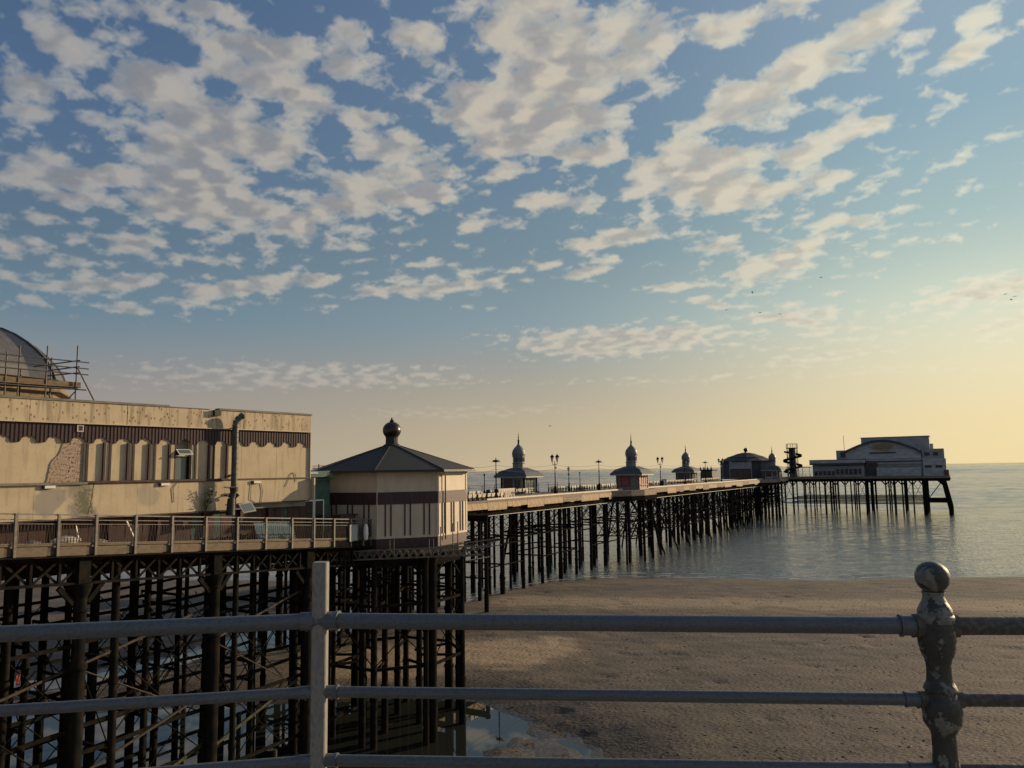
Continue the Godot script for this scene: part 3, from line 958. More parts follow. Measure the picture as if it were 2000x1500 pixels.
	for i in us.size() - 1:
		if us[i] < 55.0:
			continue
		for k in 4:
			for lv in [[3.2, 7.2], [7.4, DECK - 1.6]]:
				ties.bar(Vector3(us[i], lv[0], zs[k]), Vector3(us[i + 1], lv[1], zs[k]), 0.1, 0.12)
				ties.bar(Vector3(us[i + 1], lv[0], zs[k]), Vector3(us[i], lv[1], zs[k]), 0.1, 0.12)
		ties.bar(Vector3(us[i], 3.2, -3.45), Vector3(us[i], 7.2, 3.45), 0.1, 0.12)
		ties.bar(Vector3(us[i], 3.2, 3.45), Vector3(us[i], 7.2, -3.45), 0.1, 0.12)
		ties.box(Vector3(us[i] + 2.9, DECK - 1.6, 0), Vector3(0.3, 1.5, 7.4))
	stuff(part(p, "far_ties", ties.done(), M.iron_far))
	# the four bays that carry kiosks
	for bu in BULGES:
		var cx: float = bu[0] - PU
		var s: float = bu[1]
		var h: float = bu[2]
		var poly := PackedVector2Array([Vector2(cx - h - 2.5, -4.2 * s), Vector2(cx - h + 1.2, -6.6 * s), Vector2(cx - 3.2, -7.9 * s), Vector2(cx + 3.2, -7.9 * s), Vector2(cx + h - 1.2, -6.6 * s), Vector2(cx + h + 2.5, -4.2 * s)])
		var b := MB.new()
		b.prism(poly, DECK - 0.2, DECK - 0.012, Transform3D(Basis(Vector3.RIGHT, Vector3(0, 0, -1), Vector3.UP), Vector3.ZERO))
		part(p, "bay_deck", b.done(), M.deck_wood)
		for k in poly.size() - 1:
			var a := Vector3(poly[k].x, DECK - 0.55, -poly[k].y)
			var c := Vector3(poly[k + 1].x, DECK - 0.55, -poly[k + 1].y)
			bar(p, "fascia_panel", a, c, 0.1, 0.95, M.fascia if k > 2 else M.fascia_grey)
			bar(p, "bay_beam", a + Vector3(0, -0.9, 0), c + Vector3(0, -0.9, 0), 0.24, 0.8, M.iron_far)
		for x in [-6.0, -2.2, 2.2, 6.0]:
			var zz: float = s * (7.2 if absf(x) < 4.0 else 5.8)
			rod(p, "pile", Vector3(cx + x, -2.0, zz), Vector3(cx + x, DECK - 1.2, zz), 0.26, M.iron_far)
			bar(p, "strut", Vector3(cx + x, 7.2, zz), Vector3(cx + x, 7.2, s * 3.45), 0.14, 0.2, M.iron_far)
			bar(p, "bay_beam", Vector3(cx + x, DECK - 1.3, zz), Vector3(cx + x, DECK - 1.3, 0), 0.24, 0.6, M.iron_far)
		for y in [7.2, 4.2]:
			bar(p, "strut", Vector3(cx - 6, y, s * 5.8), Vector3(cx - 2.2, y, s * 7.2), 0.14, 0.2, M.iron_far)
			bar(p, "strut", Vector3(cx - 2.2, y, s * 7.2), Vector3(cx + 2.2, y, s * 7.2), 0.14, 0.2, M.iron_far)
			bar(p, "strut", Vector3(cx + 2.2, y, s * 7.2), Vector3(cx + 6, y, s * 5.8), 0.14, 0.2, M.iron_far)
		for e in [-1, 1]:
			rod(p, "raker", Vector3(cx + e * 6.2, DECK - 1.6, s * 5.4), Vector3(cx + e * 9.4, -2.0, s * 6.6), 0.2, M.iron_far)
			rod(p, "raker", Vector3(cx + e * 2.4, 7.0, s * 7.2), Vector3(cx - e * 2.2, DECK - 1.4, s * 7.2), 0.09, M.iron_far)

var rng := RandomNumberGenerator.new()
func rng_seed(n: int) -> void:
	rng.seed = n
func rf(a: float, b: float) -> float:
	return rng.randf_range(a, b)

func pier_head() -> void:
	# the wide head of the pier: local x out to sea, local z along its front from -25 to 25
	var u0 := 292.0
	var p := thing("pierhead_platform", "wide seaward platform of the pier under the white theatre, on tall dark columns", "pier head", pier_frame(u0, -28.2, 0.0))
	rng_seed(102)
	var z0 := -27.5
	var z1 := 25.6
	bx(p, "deck", Vector3(20, DECK - 0.2, (z0 + z1) * 0.5), Vector3(40, 0.36, z1 - z0), M.deck_wood)
	bx(p, "deck_edge", Vector3(-0.08, DECK - 0.35, (z0 + z1) * 0.5), Vector3(0.16, 0.7, z1 - z0 + 0.1), M.fascia_grey)
	bx(p, "deck_edge", Vector3(20, DECK - 0.35, z1 + 0.08), Vector3(40, 0.7, 0.16), M.fascia_grey)
	for k in 8:
		bar(p, "girder", Vector3(0.2, DECK - 1.05, z0 + 1.0 + k * 7.2), Vector3(39.5, DECK - 1.05, z0 + 1.0 + k * 7.2), 0.3, 1.2, M.iron_far)
	for x in [0.5, 13.0, 26.0, 38.5]:
		bar(p, "girder", Vector3(x, DECK - 1.15, z0), Vector3(x, DECK - 1.15, z1), 0.3, 1.0, M.iron_far)
	var cols := [-26.5, -23.8, -19.6, -16.8, -13.0, -9.6, -6.4, -2.2, 0.2, 2.4, 6.4, 9.0, 11.4, 14.6, 17.6, 18.4]
	for r in 4:
		var x: float = [0.6, 12.0, 24.0, 37.0][r]
		for k in cols.size():
			if r > 0 and k % 2 == 1:
				continue
			var z: float = cols[k] + (rf(-0.6, 0.6) if r > 0 else 0.0)
			rod(p, "pile", Vector3(x, -3, z), Vector3(x, DECK - 1.3, z), 0.34 if k in [4, 8, 11] else 0.24, M.iron_far)
		for y in [3.7, 5.2]:
			bar(p, "strut", Vector3(x, y, z0 + 1), Vector3(x, y, 18.4), 0.3, 0.34, M.iron_far)
	for k in cols.size() - 1:
		if k in [0, 2, 4, 7, 10, 12, 13]:
			rod(p, "brace_rod", Vector3(0.6, 5.2, cols[k]), Vector3(0.6, DECK - 1.7, cols[k + 1]), 0.07, M.iron_far)
			rod(p, "brace_rod", Vector3(0.6, 5.2, cols[k + 1]), Vector3(0.6, DECK - 1.7, cols[k]), 0.07, M.iron_far)
	# arched heads between the front columns
	for k in cols.size() - 1:
		var a: float = cols[k]
		var c: float = cols[k + 1]
		if c - a > 2.0:
			bar(p, "bracket", Vector3(0.6, DECK - 2.7, a + 0.2), Vector3(0.6, DECK - 1.6, a + 1.1), 0.2, 0.4, M.iron_far)
			bar(p, "bracket", Vector3(0.6, DECK - 2.7, c - 0.2), Vector3(0.6, DECK - 1.6, c - 1.1), 0.2, 0.4, M.iron_far)
	# the concrete tower leg and the raking buttress at the seaward corner
	for x in [1.2, 14.0, 27.0]:
		bx(p, "tower_leg", Vector3(x, 4.6, 18.0), Vector3(1.2, 15.4, 1.05), M.iron_far)
		var poly := PackedVector2Array([Vector2(20.6, DECK - 1.0), Vector2(25.2, DECK - 0.9), Vector2(24.3, DECK - 2.0), Vector2(25.9, 2.0), Vector2(25.9, -2.6), Vector2(24.8, -2.6), Vector2(24.6, 2.0), Vector2(23.3, DECK - 3.0), Vector2(22.0, DECK - 1.7)])
		var b := MB.new()
		b.prism(poly, -0.5, 0.5, Transform3D(Basis(Vector3(0, 0, 1), Vector3.UP, Vector3(-1, 0, 0)), Vector3(x, 0, 0)))
		part(p, "buttress", b.done(), M.iron_far)
		bx(p, "strut", Vector3(x, 4.4, 21.4), Vector3(0.7, 0.7, 6.0), M.iron_far)
		rod(p, "brace_rod", Vector3(x, 5.2, 18.9), Vector3(x, DECK - 2.6, 22.6), 0.12, M.iron_far)
	# the open railing that joins the head to the slide
	bar(p, "hand_rail", Vector3(0.3, DECK + 1.1, -27), Vector3(0.3, DECK + 1.1, -17.6), 0.08, 0.08, M.kiosk_white)
	bar(p, "hand_rail", Vector3(0.3, DECK + 0.55, -27), Vector3(0.3, DECK + 0.55, -17.6), 0.06, 0.06, M.kiosk_white)
	for k in 7:
		bar(p, "rail_post", Vector3(0.3, DECK, -27 + k * 1.56), Vector3(0.3, DECK + 1.12, -27 + k * 1.56), 0.09, 0.09, M.kiosk_white)
	bx(p, "canopy", Vector3(6.0, DECK + 3.45, -22.4), Vector3(2.6, 0.22, 8.6), M.theatre_dark)
	for k in 4:
		bar(p, "canopy_post", Vector3(5.0, DECK, -26 + k * 2.5), Vector3(5.0, DECK + 3.4, -26 + k * 2.5), 0.14, 0.14, M.theatre_grey)

# ------------------------------------------------------------------ the iron platform at the root of the pier
const RAMP_AT := Vector3(-18.62, 0.0, -29.0)
const HALL_AT := Vector3(-12.16, 0.0, -46.0)
const OCT_AT := Vector3(-8.42, 0.0, -53.5)

func ramp_rail(s: float) -> float:   # height of the handrail of the sloping walkway
	return EYE - 1.3 - 0.0715 * s

func entrance_platform() -> void:
	var p := thing("entrance_platform", "dark iron platform on a thicket of columns and cross rods under the pier entrance", "platform", frame(RAMP_AZ, RAMP_AT))
	rng_seed(103)
	# the slab, sloping with the walkway: local x along it, local z to the right (the front edge is z = 0)
	var d := Vector3(33.0, -0.0715 * 33.0, 0)
	var a := Vector3(-11, ramp_rail(-11) - 1.42, -11.0)
	bar(p, "deck", a, a + d, 22.0, 0.3, M.table_wood)
	var b := MB.new()
	b.prism(PackedVector2Array([Vector2(21.0, -0.3), Vector2(23.5, 2.6), Vector2(26, 3.9), Vector2(28.4, 2.9), Vector2(31, 0.3), Vector2(34, -5), Vector2(45, -9.5), Vector2(57, -15), Vector2(57, -30), Vector2(21.0, -22)]), EYE - 5.05, EYE - 4.69, Transform3D(Basis(Vector3.RIGHT, Vector3(0, 0, 1), Vector3(0, -1, 0)), Vector3(0, 2 * EYE - 9.74, 0)))
	part(p, "deck", b.done(), M.table_wood)
	var rows := [-0.75, -3.6, -6.6, -9.6, -13.0, -17.0]
	for r in rows.size():
		var xs := []
		var x := -9.0 + 0.7 * (r % 2)
		while x < 23.0:
			xs.append(x + rf(-0.25, 0.25))
			x += 3.45
		var z: float = rows[r]
		for i in xs.size():
			var top: float = ramp_rail(xs[i]) - 1.6
			if r == 0 and (absf(xs[i] - 3.0) < 1.5 or absf(xs[i] - 9.9) < 1.5 or absf(xs[i] - 16.5) < 1.5):
				continue
			pile(p, Vector3(xs[i] + rf(-0.12, 0.12), -1.0, z + rf(-0.1, 0.1)), Vector3(xs[i], top, z), [0.17, 0.2, 0.15, 0.22][(i + r) % 4], M.iron)
		for i in xs.size() - 1:
			for y in [9.3, 5.6, 2.4]:
				if r > 0 or y < 9.0:
					bar(p, "strut", Vector3(xs[i], y + rf(-0.1, 0.1), z), Vector3(xs[i + 1], y + rf(-0.1, 0.1), z), 0.1, 0.17, M.iron)
			if (i + r) % 2 == 0:
				rod(p, "brace_rod", Vector3(xs[i], 5.7, z), Vector3(xs[i + 1], 9.2, z), 0.03, M.iron)
				rod(p, "brace_rod", Vector3(xs[i + 1], 5.7, z), Vector3(xs[i], 9.2, z), 0.03, M.iron)
			if (i + r) % 3 == 0:
				rod(p, "brace_rod", Vector3(xs[i], 2.4, z), Vector3(xs[i + 1], 5.6, z), 0.03, M.iron)
				rod(p, "brace_rod", Vector3(xs[i + 1], 2.4, z), Vector3(xs[i], 5.6, z), 0.03, M.iron)
			if r > 0:
				var y2: float = ramp_rail(xs[i]) - 2.5
				bar(p, "cross_girder", Vector3(xs[i], y2, z), Vector3(xs[i + 1], y2, z), 0.14, 0.5, M.iron)
			if r + 1 < rows.size() and i % 2 == r % 2:
				var zn: float = rows[r + 1]
				bar(p, "strut", Vector3(xs[i], 5.2, z), Vector3(xs[i] + 0.3, 5.2, zn), 0.1, 0.16, M.iron)
				bar(p, "strut", Vector3(xs[i], 8.9, z), Vector3(xs[i] + 0.3, 8.9, zn), 0.1, 0.16, M.iron)
				rod(p, "brace_rod", Vector3(xs[i], 5.3, z), Vector3(xs[i] + 0.3, 8.8, zn), 0.03, M.iron)
				rod(p, "brace_rod", Vector3(xs[i], 8.8, z), Vector3(xs[i] + 0.3, 5.3, zn), 0.03, M.iron)
	# green weed that clings to the feet of some columns
	for q in [[1.1, -3.6, 2.1], [6.2, -0.75, 2.6], [7.9, -6.6, 1.9], [12.4, -3.6, 2.3], [14.6, -0.75, 2.2], [17.8, -6.6, 2.5], [20.1, -3.6, 2.0]]:
		rod(p, "weed_skirt", Vector3(q[0], -0.5, q[1]), Vector3(q[0], q[2], q[1]), 0.13, M.mossy)
	# rusty and weed-grown diagonal ties along the front
	for k in [[-4.0, 7.6, 3.0, 9.0], [3.2, 9.0, 9.9, 10.3], [9.9, 8.6, 16.5, 10.2], [3.2, 4.6, 9.9, 6.3], [-4.0, 2.6, 3.0, 4.4]]:
		bar(p, "tie_bar", Vector3(k[0], k[1], -0.7), Vector3(k[2], k[3], -0.7), 0.06, 0.1, M.rusty)
	bar(p, "mossy_tie", Vector3(3.2, 2.2, -0.7), Vector3(9.8, 4.0, -0.7), 0.09, 0.15, M.mossy)
	bar(p, "mossy_tie", Vector3(10.1, 3.6, -0.7), Vector3(16.2, 5.4, -0.7), 0.09, 0.15, M.mossy)
	for k in [[3.1, 9.0, 9.8, 5.4], [9.9, 8.8, 16.4, 5.0], [-3.9, 4.6, 3.0, 1.2], [3.1, 5.2, 9.6, 1.6]]:
		rod(p, "brace_rod", Vector3(k[0], k[1], -0.75), Vector3(k[2], k[3], -0.75), 0.035, M.rusty)
	# under the pavilion and back to the pier proper
	var inv := frame(RAMP_AZ, RAMP_AT).affine_inverse()
	var c: Vector3 = inv * OCT_AT
	var ring := []
	for k in 8:
		var t := TAU * (k + 0.5) / 8.0
		ring.append(c + Vector3(cos(t) * 4.8, 0, sin(t) * 4.8))
	for k in 8:
		var t := TAU * (k + 0.5) / 8.0
		pile(p, ring[k] + Vector3(0, -1, 0), ring[k] + Vector3(0, EYE - 5.1, 0), [0.27, 0.2][k % 2], M.iron)
		if k % 2 == 0:
			var q: Vector3 = ring[k] + Vector3(cos(t + 1.2) * 0.75, 0, sin(t + 1.2) * 0.75)
			pile(p, q + Vector3(0, -1, 0), q + Vector3(0, EYE - 5.1, 0), 0.17, M.iron)
		var inner := c + Vector3(cos(t) * 1.9, 0, sin(t) * 1.9)
		if k % 2 == 1:
			pile(p, inner + Vector3(0, -1, 0), inner + Vector3(0, EYE - 5.1, 0), 0.2, M.iron)
		var nx: Vector3 = ring[(k + 1) % 8]
		for y in [4.6, 8.4]:
			bar(p, "strut", ring[k] + Vector3(0, y, 0), nx + Vector3(0, y, 0), 0.11, 0.18, M.iron)
			bar(p, "strut", ring[k] + Vector3(0, y - 0.15, 0), inner + Vector3(0, y - 0.15, 0), 0.1, 0.16, M.iron)
		bar(p, "cross_girder", ring[k] + Vector3(0, EYE - 5.5, 0), nx + Vector3(0, EYE - 5.5, 0), 0.16, 0.7, M.iron)
		rod(p, "brace_rod", ring[k] + Vector3(0, 4.7, 0), nx + Vector3(0, 8.3, 0), 0.035, M.iron)
		rod(p, "brace_rod", ring[k] + Vector3(0, 8.3, 0), nx + Vector3(0, 4.7, 0), 0.035, M.iron)
		bar(p, "bracket", ring[k] + Vector3(0, 9.6, 0), ring[k].lerp(nx, 0.4) + Vector3(0, EYE - 5.6, 0), 0.1, 0.16, M.iron)
		bar(p, "bracket", nx + Vector3(0, 9.6, 0), nx.lerp(ring[k], 0.4) + Vector3(0, EYE - 5.6, 0), 0.1, 0.16, M.iron)
	for i in 5:
		for j in 5:
			var q := inv * pier(57.0 + i * 5.2, -63.0 + j * 3.6, 0.0)
			pile(p, q + Vector3(0, -1, 0), q + Vector3(0, EYE - 5.1, 0), [0.2, 0.16, 0.24][(i + j) % 3], M.iron)
			if j < 4:
				var q2 := inv * pier(57.0 + i * 5.2, -63.0 + (j + 1) * 3.6, 0.0)
				bar(p, "strut", q + Vector3(0, 7.4, 0), q2 + Vector3(0, 7.4, 0), 0.12, 0.18, M.iron)
				bar(p, "strut", q + Vector3(0, 4.2, 0), q2 + Vector3(0, 4.2, 0), 0.12, 0.18, M.iron)
				bar(p, "cross_girder", q + Vector3(0, EYE - 5.5, 0), q2 + Vector3(0, EYE - 5.5, 0), 0.16, 0.7, M.iron)
			if i < 4:
				var q3 := inv * pier(57.0 + (i + 1) * 5.2, -63.0 + j * 3.6, 0.0)
				bar(p, "strut", q + Vector3(0, 7.2, 0), q3 + Vector3(0, 7.2, 0), 0.12, 0.18, M.iron)
				rod(p, "brace_rod", q + Vector3(0, 7.3, 0), q3 + Vector3(0, EYE - 5.6, 0), 0.035, M.iron)
				rod(p, "brace_rod", q3 + Vector3(0, 7.3, 0), q + Vector3(0, EYE - 5.6, 0), 0.035, M.iron)

# ------------------------------------------------------------------ the sloping walkway with its railing and lattice girder
const POSTS := [-5.6, -3.72, -1.86, 0.0, 1.66, 3.26, 5.1, 6.98, 8.9, 10.85, 12.8, 14.75, 16.52, 18.25, 19.8, 21.0, 21.8]

func ramp_walkway() -> void:
	var p := thing("ramp_walkway", "sloping walkway with steel post railing and timber fascia beside the cream entrance building", "walkway", frame(RAMP_AZ, RAMP_AT))
	rng_seed(104)
	var s0: float = POSTS[0]
	var s1: float = POSTS[-1]
	for k in 8:
		var z := -0.25 - 0.42 * k
		bar(p, "plank", Vector3(s0, ramp_rail(s0) - 1.24, z), Vector3(s1, ramp_rail(s1) - 1.24, z), 0.4, 0.05, M.deck_wood)
	bar(p, "hand_rail", Vector3(s0, ramp_rail(s0), 0.02), Vector3(s1, ramp_rail(s1), 0.02), 0.06, 0.055, M.rail_steel)
	bar(p, "bottom_flange", Vector3(s0, ramp_rail(s0) - 1.63, 0.0), Vector3(s1, ramp_rail(s1) - 1.63, 0.0), 0.34, 0.06, M.iron)
	bar(p, "edge_beam", Vector3(s0, ramp_rail(s0) - 1.43, -0.12), Vector3(s1, ramp_rail(s1) - 1.43, -0.12), 0.06, 0.36, M.iron)
	var bars := MB.new()
	for i in POSTS.size():
		var s: float = POSTS[i]
		bar(p, "post", Vector3(s, ramp_rail(s) - 1.62, 0.07), Vector3(s, ramp_rail(s) + 0.03, 0.07), 0.1, 0.085, M.rail_steel)
		if i + 1 == POSTS.size():
			break
		var e: float = POSTS[i + 1]
		var w := e - s
		var y := ramp_rail(s)
		var m := -0.0715
		for q in [[0.2, 0.035, "mid_rail"], [0.36, 0.025, "panel_frame"], [1.12, 0.025, "panel_frame"]]:
			bar(p, q[2], Vector3(s + 0.06, y - q[0] + m * 0.06, 0.02), Vector3(e - 0.06, y - q[0] + m * (w - 0.06), 0.02), 0.03, q[1], M.rail_steel)
		for t in [0.08, 0.92]:
			bar(p, "panel_frame", Vector3(s + w * t, y - 0.36 + m * w * t, 0.02), Vector3(s + w * t, y - 1.12 + m * w * t, 0.02), 0.02, 0.02, M.rail_steel)
		# chevron bars of the infill panel
		var nb := 20
		for k in nb:
			var x0 := s + w * (0.1 + 0.8 * k / nb)
			var x1 := s + w * (0.1 + 0.8 * (k + 1) / nb)
			var up := k % 2 == 0
			bars.bar(Vector3(x0, y - (1.12 if up else 0.36) + m * (x0 - s), 0.02), Vector3(x1, y - (0.36 if up else 1.12) + m * (x1 - s), 0.02), 0.014, 0.014)
		# the skirting lath and the fascia board under it
		bar(p, "kick_board", Vector3(s + 0.1, y - 1.15 + m * 0.1, 0.0), Vector3(e - 0.1, y - 1.15 + m * (w - 0.1), 0.0), 0.03, 0.11, M.ply)
		if i < 13:
			bar(p, "fascia_board", Vector3(s + 0.08, y - 1.42 + m * 0.08, 0.03), Vector3(s + w * (0.8 + rf(-0.04, 0.02)), y - 1.42 + m * w * 0.8, 0.03), 0.03, 0.34, M.ply)
		else:
			bar(p, "fascia_board", Vector3(s + 0.08, y - 1.42 + m * 0.08, 0.03), Vector3(e - 0.16, y - 1.42 + m * (w - 0.16), 0.03), 0.03, 0.34, M.iron)
	stuff(part(p, "infill_bars", bars.done(), M.rusty))
	# the lattice girder below: chords, uprights and crossed flats
	var lx := -6.0
	var top := 1.72
	var low := 2.72
	var zg := -0.35
	bar(p, "girder_chord", Vector3(-6, ramp_rail(-6) - top, zg), Vector3(21.6, ramp_rail(21.6) - top, zg), 0.2, 0.14, M.iron)
	bar(p, "girder_chord", Vector3(-6, ramp_rail(-6) - low, zg), Vector3(21.6, ramp_rail(21.6) - low, zg), 0.26, 0.1, M.iron)
	while lx < 21.0:
		var nx := lx + 1.15
		bar(p, "girder_upright", Vector3(lx, ramp_rail(lx) - low, zg), Vector3(lx, ramp_rail(lx) - top, zg), 0.1, 0.12, M.iron)
		bar(p, "lattice_bar", Vector3(lx, ramp_rail(lx) - low, zg + 0.05), Vector3(nx, ramp_rail(nx) - top, zg + 0.05), 0.03, 0.1, M.iron)
		bar(p, "lattice_bar", Vector3(nx, ramp_rail(nx) - low, zg - 0.05), Vector3(lx, ramp_rail(lx) - top, zg - 0.05), 0.03, 0.1, M.iron)
		lx = nx
	# three heavy columns with box heads and brackets
	for s in [3.0, 9.9, 16.5]:
		var y := ramp_rail(s)
		var b := MB.new()
		b.lathe([Vector2(0.0, -1.0), Vector2(0.31, -1.0), Vector2(0.31, 8.9), Vector2(0.37, 9.0), Vector2(0.37, 9.12), Vector2(0.25, 9.26), Vector2(0.25, 11.2), Vector2(0.3, 11.24), Vector2(0.3, 11.32), Vector2(0.25, 11.36), Vector2(0.25, y - 3.3), Vector2(0.34, y - 3.1), Vector2(0.44, y - 2.8), Vector2(0.44, y - 2.72), Vector2(0, y - 2.72)], 16, Transform3D(Basis(), Vector3(s, 0, zg)))
		part(p, "column", b.done(), M.iron)
		bx(p, "column_head", Vector3(s, y - 2.2, zg), Vector3(0.5, 1.06, 0.42), M.iron)
		for e in [-1, 1]:
			bar(p, "bracket", Vector3(s + e * 0.3, y - 3.5, zg), Vector3(s + e * 0.95, y - 2.8, zg), 0.14, 0.2, M.iron)
			bar(p, "bracket", Vector3(s, y - 3.5, zg - 0.3), Vector3(s, y - 2.8, zg - 1.0), 0.14, 0.2, M.iron)

# ------------------------------------------------------------------ the long cream entrance building
# local x: along the wall (0 is its seaward corner, negative towards the land), y: height above the sea, z: out of the wall
func hy(h: float) -> float:
	return EYE + h

func wall_print() -> ImageTexture:
	# painted render: rain streaks, grey and mossy stains, rust-spotted fixings, at 36 pixels a metre; x from -22 to 0, h from -1.9 to 3.6
	var w := 792
	var h := 198
	var im := Image.create(w, h, false, Image.FORMAT_RGB8)
	var streak := noise(51, 0.055, 4)
	var blot := noise(52, 0.02, 4)
	var fine := noise(53, 0.16, 3)
	var base := Color(0.47, 0.385, 0.262)
	var pale := Color(0.53, 0.44, 0.3)
	var dirt := Color(0.26, 0.205, 0.135)
	var grey := Color(0.2, 0.185, 0.165)
	var moss := Color(0.115, 0.115, 0.065)
	var spots := []
	rng_seed(105)
	for i in 150:
		spots.append(Vector2(rf(-22, 0), rf(2.62, 3.45)))
	for y in h:
		var hh := 3.6 - (y + 0.5) / 36.0
		for x in w:
			var s := -22.0 + (x + 0.5) / 36.0
			var st := streak.get_noise_2d(x * 1.6, y * 0.14)
			var bl := blot.get_noise_2d(x, y)
			var fi := fine.get_noise_2d(x, y)
			var c := base.lerp(pale, clampf(0.5 + bl, 0.0, 1.0))
			var top := 1.0 if hh > 2.5 else 0.0
			c = c.lerp(dirt, clampf((st - 0.1 + top * 0.12) * 1.5, 0.0, 0.75) * (0.55 + 0.45 * top))
			c = c.lerp(dirt, clampf((fi - 0.35) * 1.2, 0.0, 0.4))
			if hh < -0.3:
				# two grey made-good patches, a mossy weep between them, another weep beside the flue
				var g := Vector2((s + 14.2) / 0.75, (hh + 0.95) / 0.65).length() + bl * 0.5
				var g2 := Vector2((s + 9.75) / 0.5, (hh + 0.9) / 0.55).length() + bl * 0.5
				c = c.lerp(Color(0.28, 0.255, 0.225), clampf(maxf(smoothstep(1.1, 0.85, g), smoothstep(1.1, 0.8, g2) * 0.6), 0.0, 1.0) * 0.85)
				var g3 := absf(s + 13.0) / 0.75 + bl * 0.8 + st * 0.6
				c = c.lerp(grey, smoothstep(1.1, 0.4, g3) * 0.75)
				c = c.lerp(moss, smoothstep(0.5, 0.15, absf(s + 12.75 + 0.06 * sin(hh * 5.0)) / 0.8 + fi * 0.5) * 0.8 * smoothstep(-0.35, -0.7, hh + fi * 0.3))
				var g4 := absf(s + 6.55) / 0.65 + bl * 0.7 + st * 0.7
				c = c.lerp(Color(0.2, 0.175, 0.12), smoothstep(1.0, 0.35, g4) * 0.6)
			elif hh < 1.7 and absf(s + 6.95) < 0.6:
				c = c.lerp(dirt, smoothstep(0.55, 0.1, absf(s + 6.95) + st * 0.3) * 0.35 * smoothstep(1.2, 0.0, hh + fi))
			im.set_pixel(x, y, c.linear_to_srgb())
	for q in spots:
		var px := int((q.x + 22.0) * 36.0)
		var py := int((3.6 - q.y) * 36.0)
		for dy in 4:
			for dx in 2:
				if px + dx < w and py + dy < h:
					im.set_pixel(px + dx, py + dy, im.get_pixel(px + dx, py + dy).lerp(Color(0.33, 0.2, 0.12), 0.75 if dy < 2 else 0.4))
	# the long crack that runs down from the sill
	var cx := -12.35
	for k in 60:
		cx += rf(-0.022, 0.014)
		var px := int((cx + 22.0) * 36.0)
		var py := int((3.6 + 0.3 + k * 0.026) * 36.0)
		if py < h:
			im.set_pixel(px, py, Color(0.16, 0.12, 0.09))
	return ImageTexture.create_from_image(im)

func wall_piece(b: MB, s0: float, s1: float, h0: float, h1: float, z0: float, z1: float) -> void:
	# a slab of wall whose print follows its place on the building
	var before := b.v.size()
	b.box(Vector3((s0 + s1) * 0.5, hy((h0 + h1) * 0.5), (z0 + z1) * 0.5), Vector3(s1 - s0, h1 - h0, z1 - z0))
	b.use_uv = true
	for i in range(before, b.v.size()):
		b.uv.append(Vector2((b.v[i].x + 22.0) / 22.0, (3.6 - (b.v[i].y - EYE)) / 5.5))

func valance_h(s: float) -> float:
	# lower edge of the cut valance: flat feet, shoulders and a small point in the middle of every arch
	var p := absf(fposmod(s + 0.66 + 0.521, 1.042) - 0.521)
	if p > 0.36:
		return 1.6
	if p > 0.30:
		return 1.6 + 0.11 * (0.36 - p) / 0.06
	var r := p / 0.30
	return 1.71 + 0.16 * sqrt(maxf(0.0, 1.0 - r * r)) + (0.07 if p < 0.035 else 0.0)

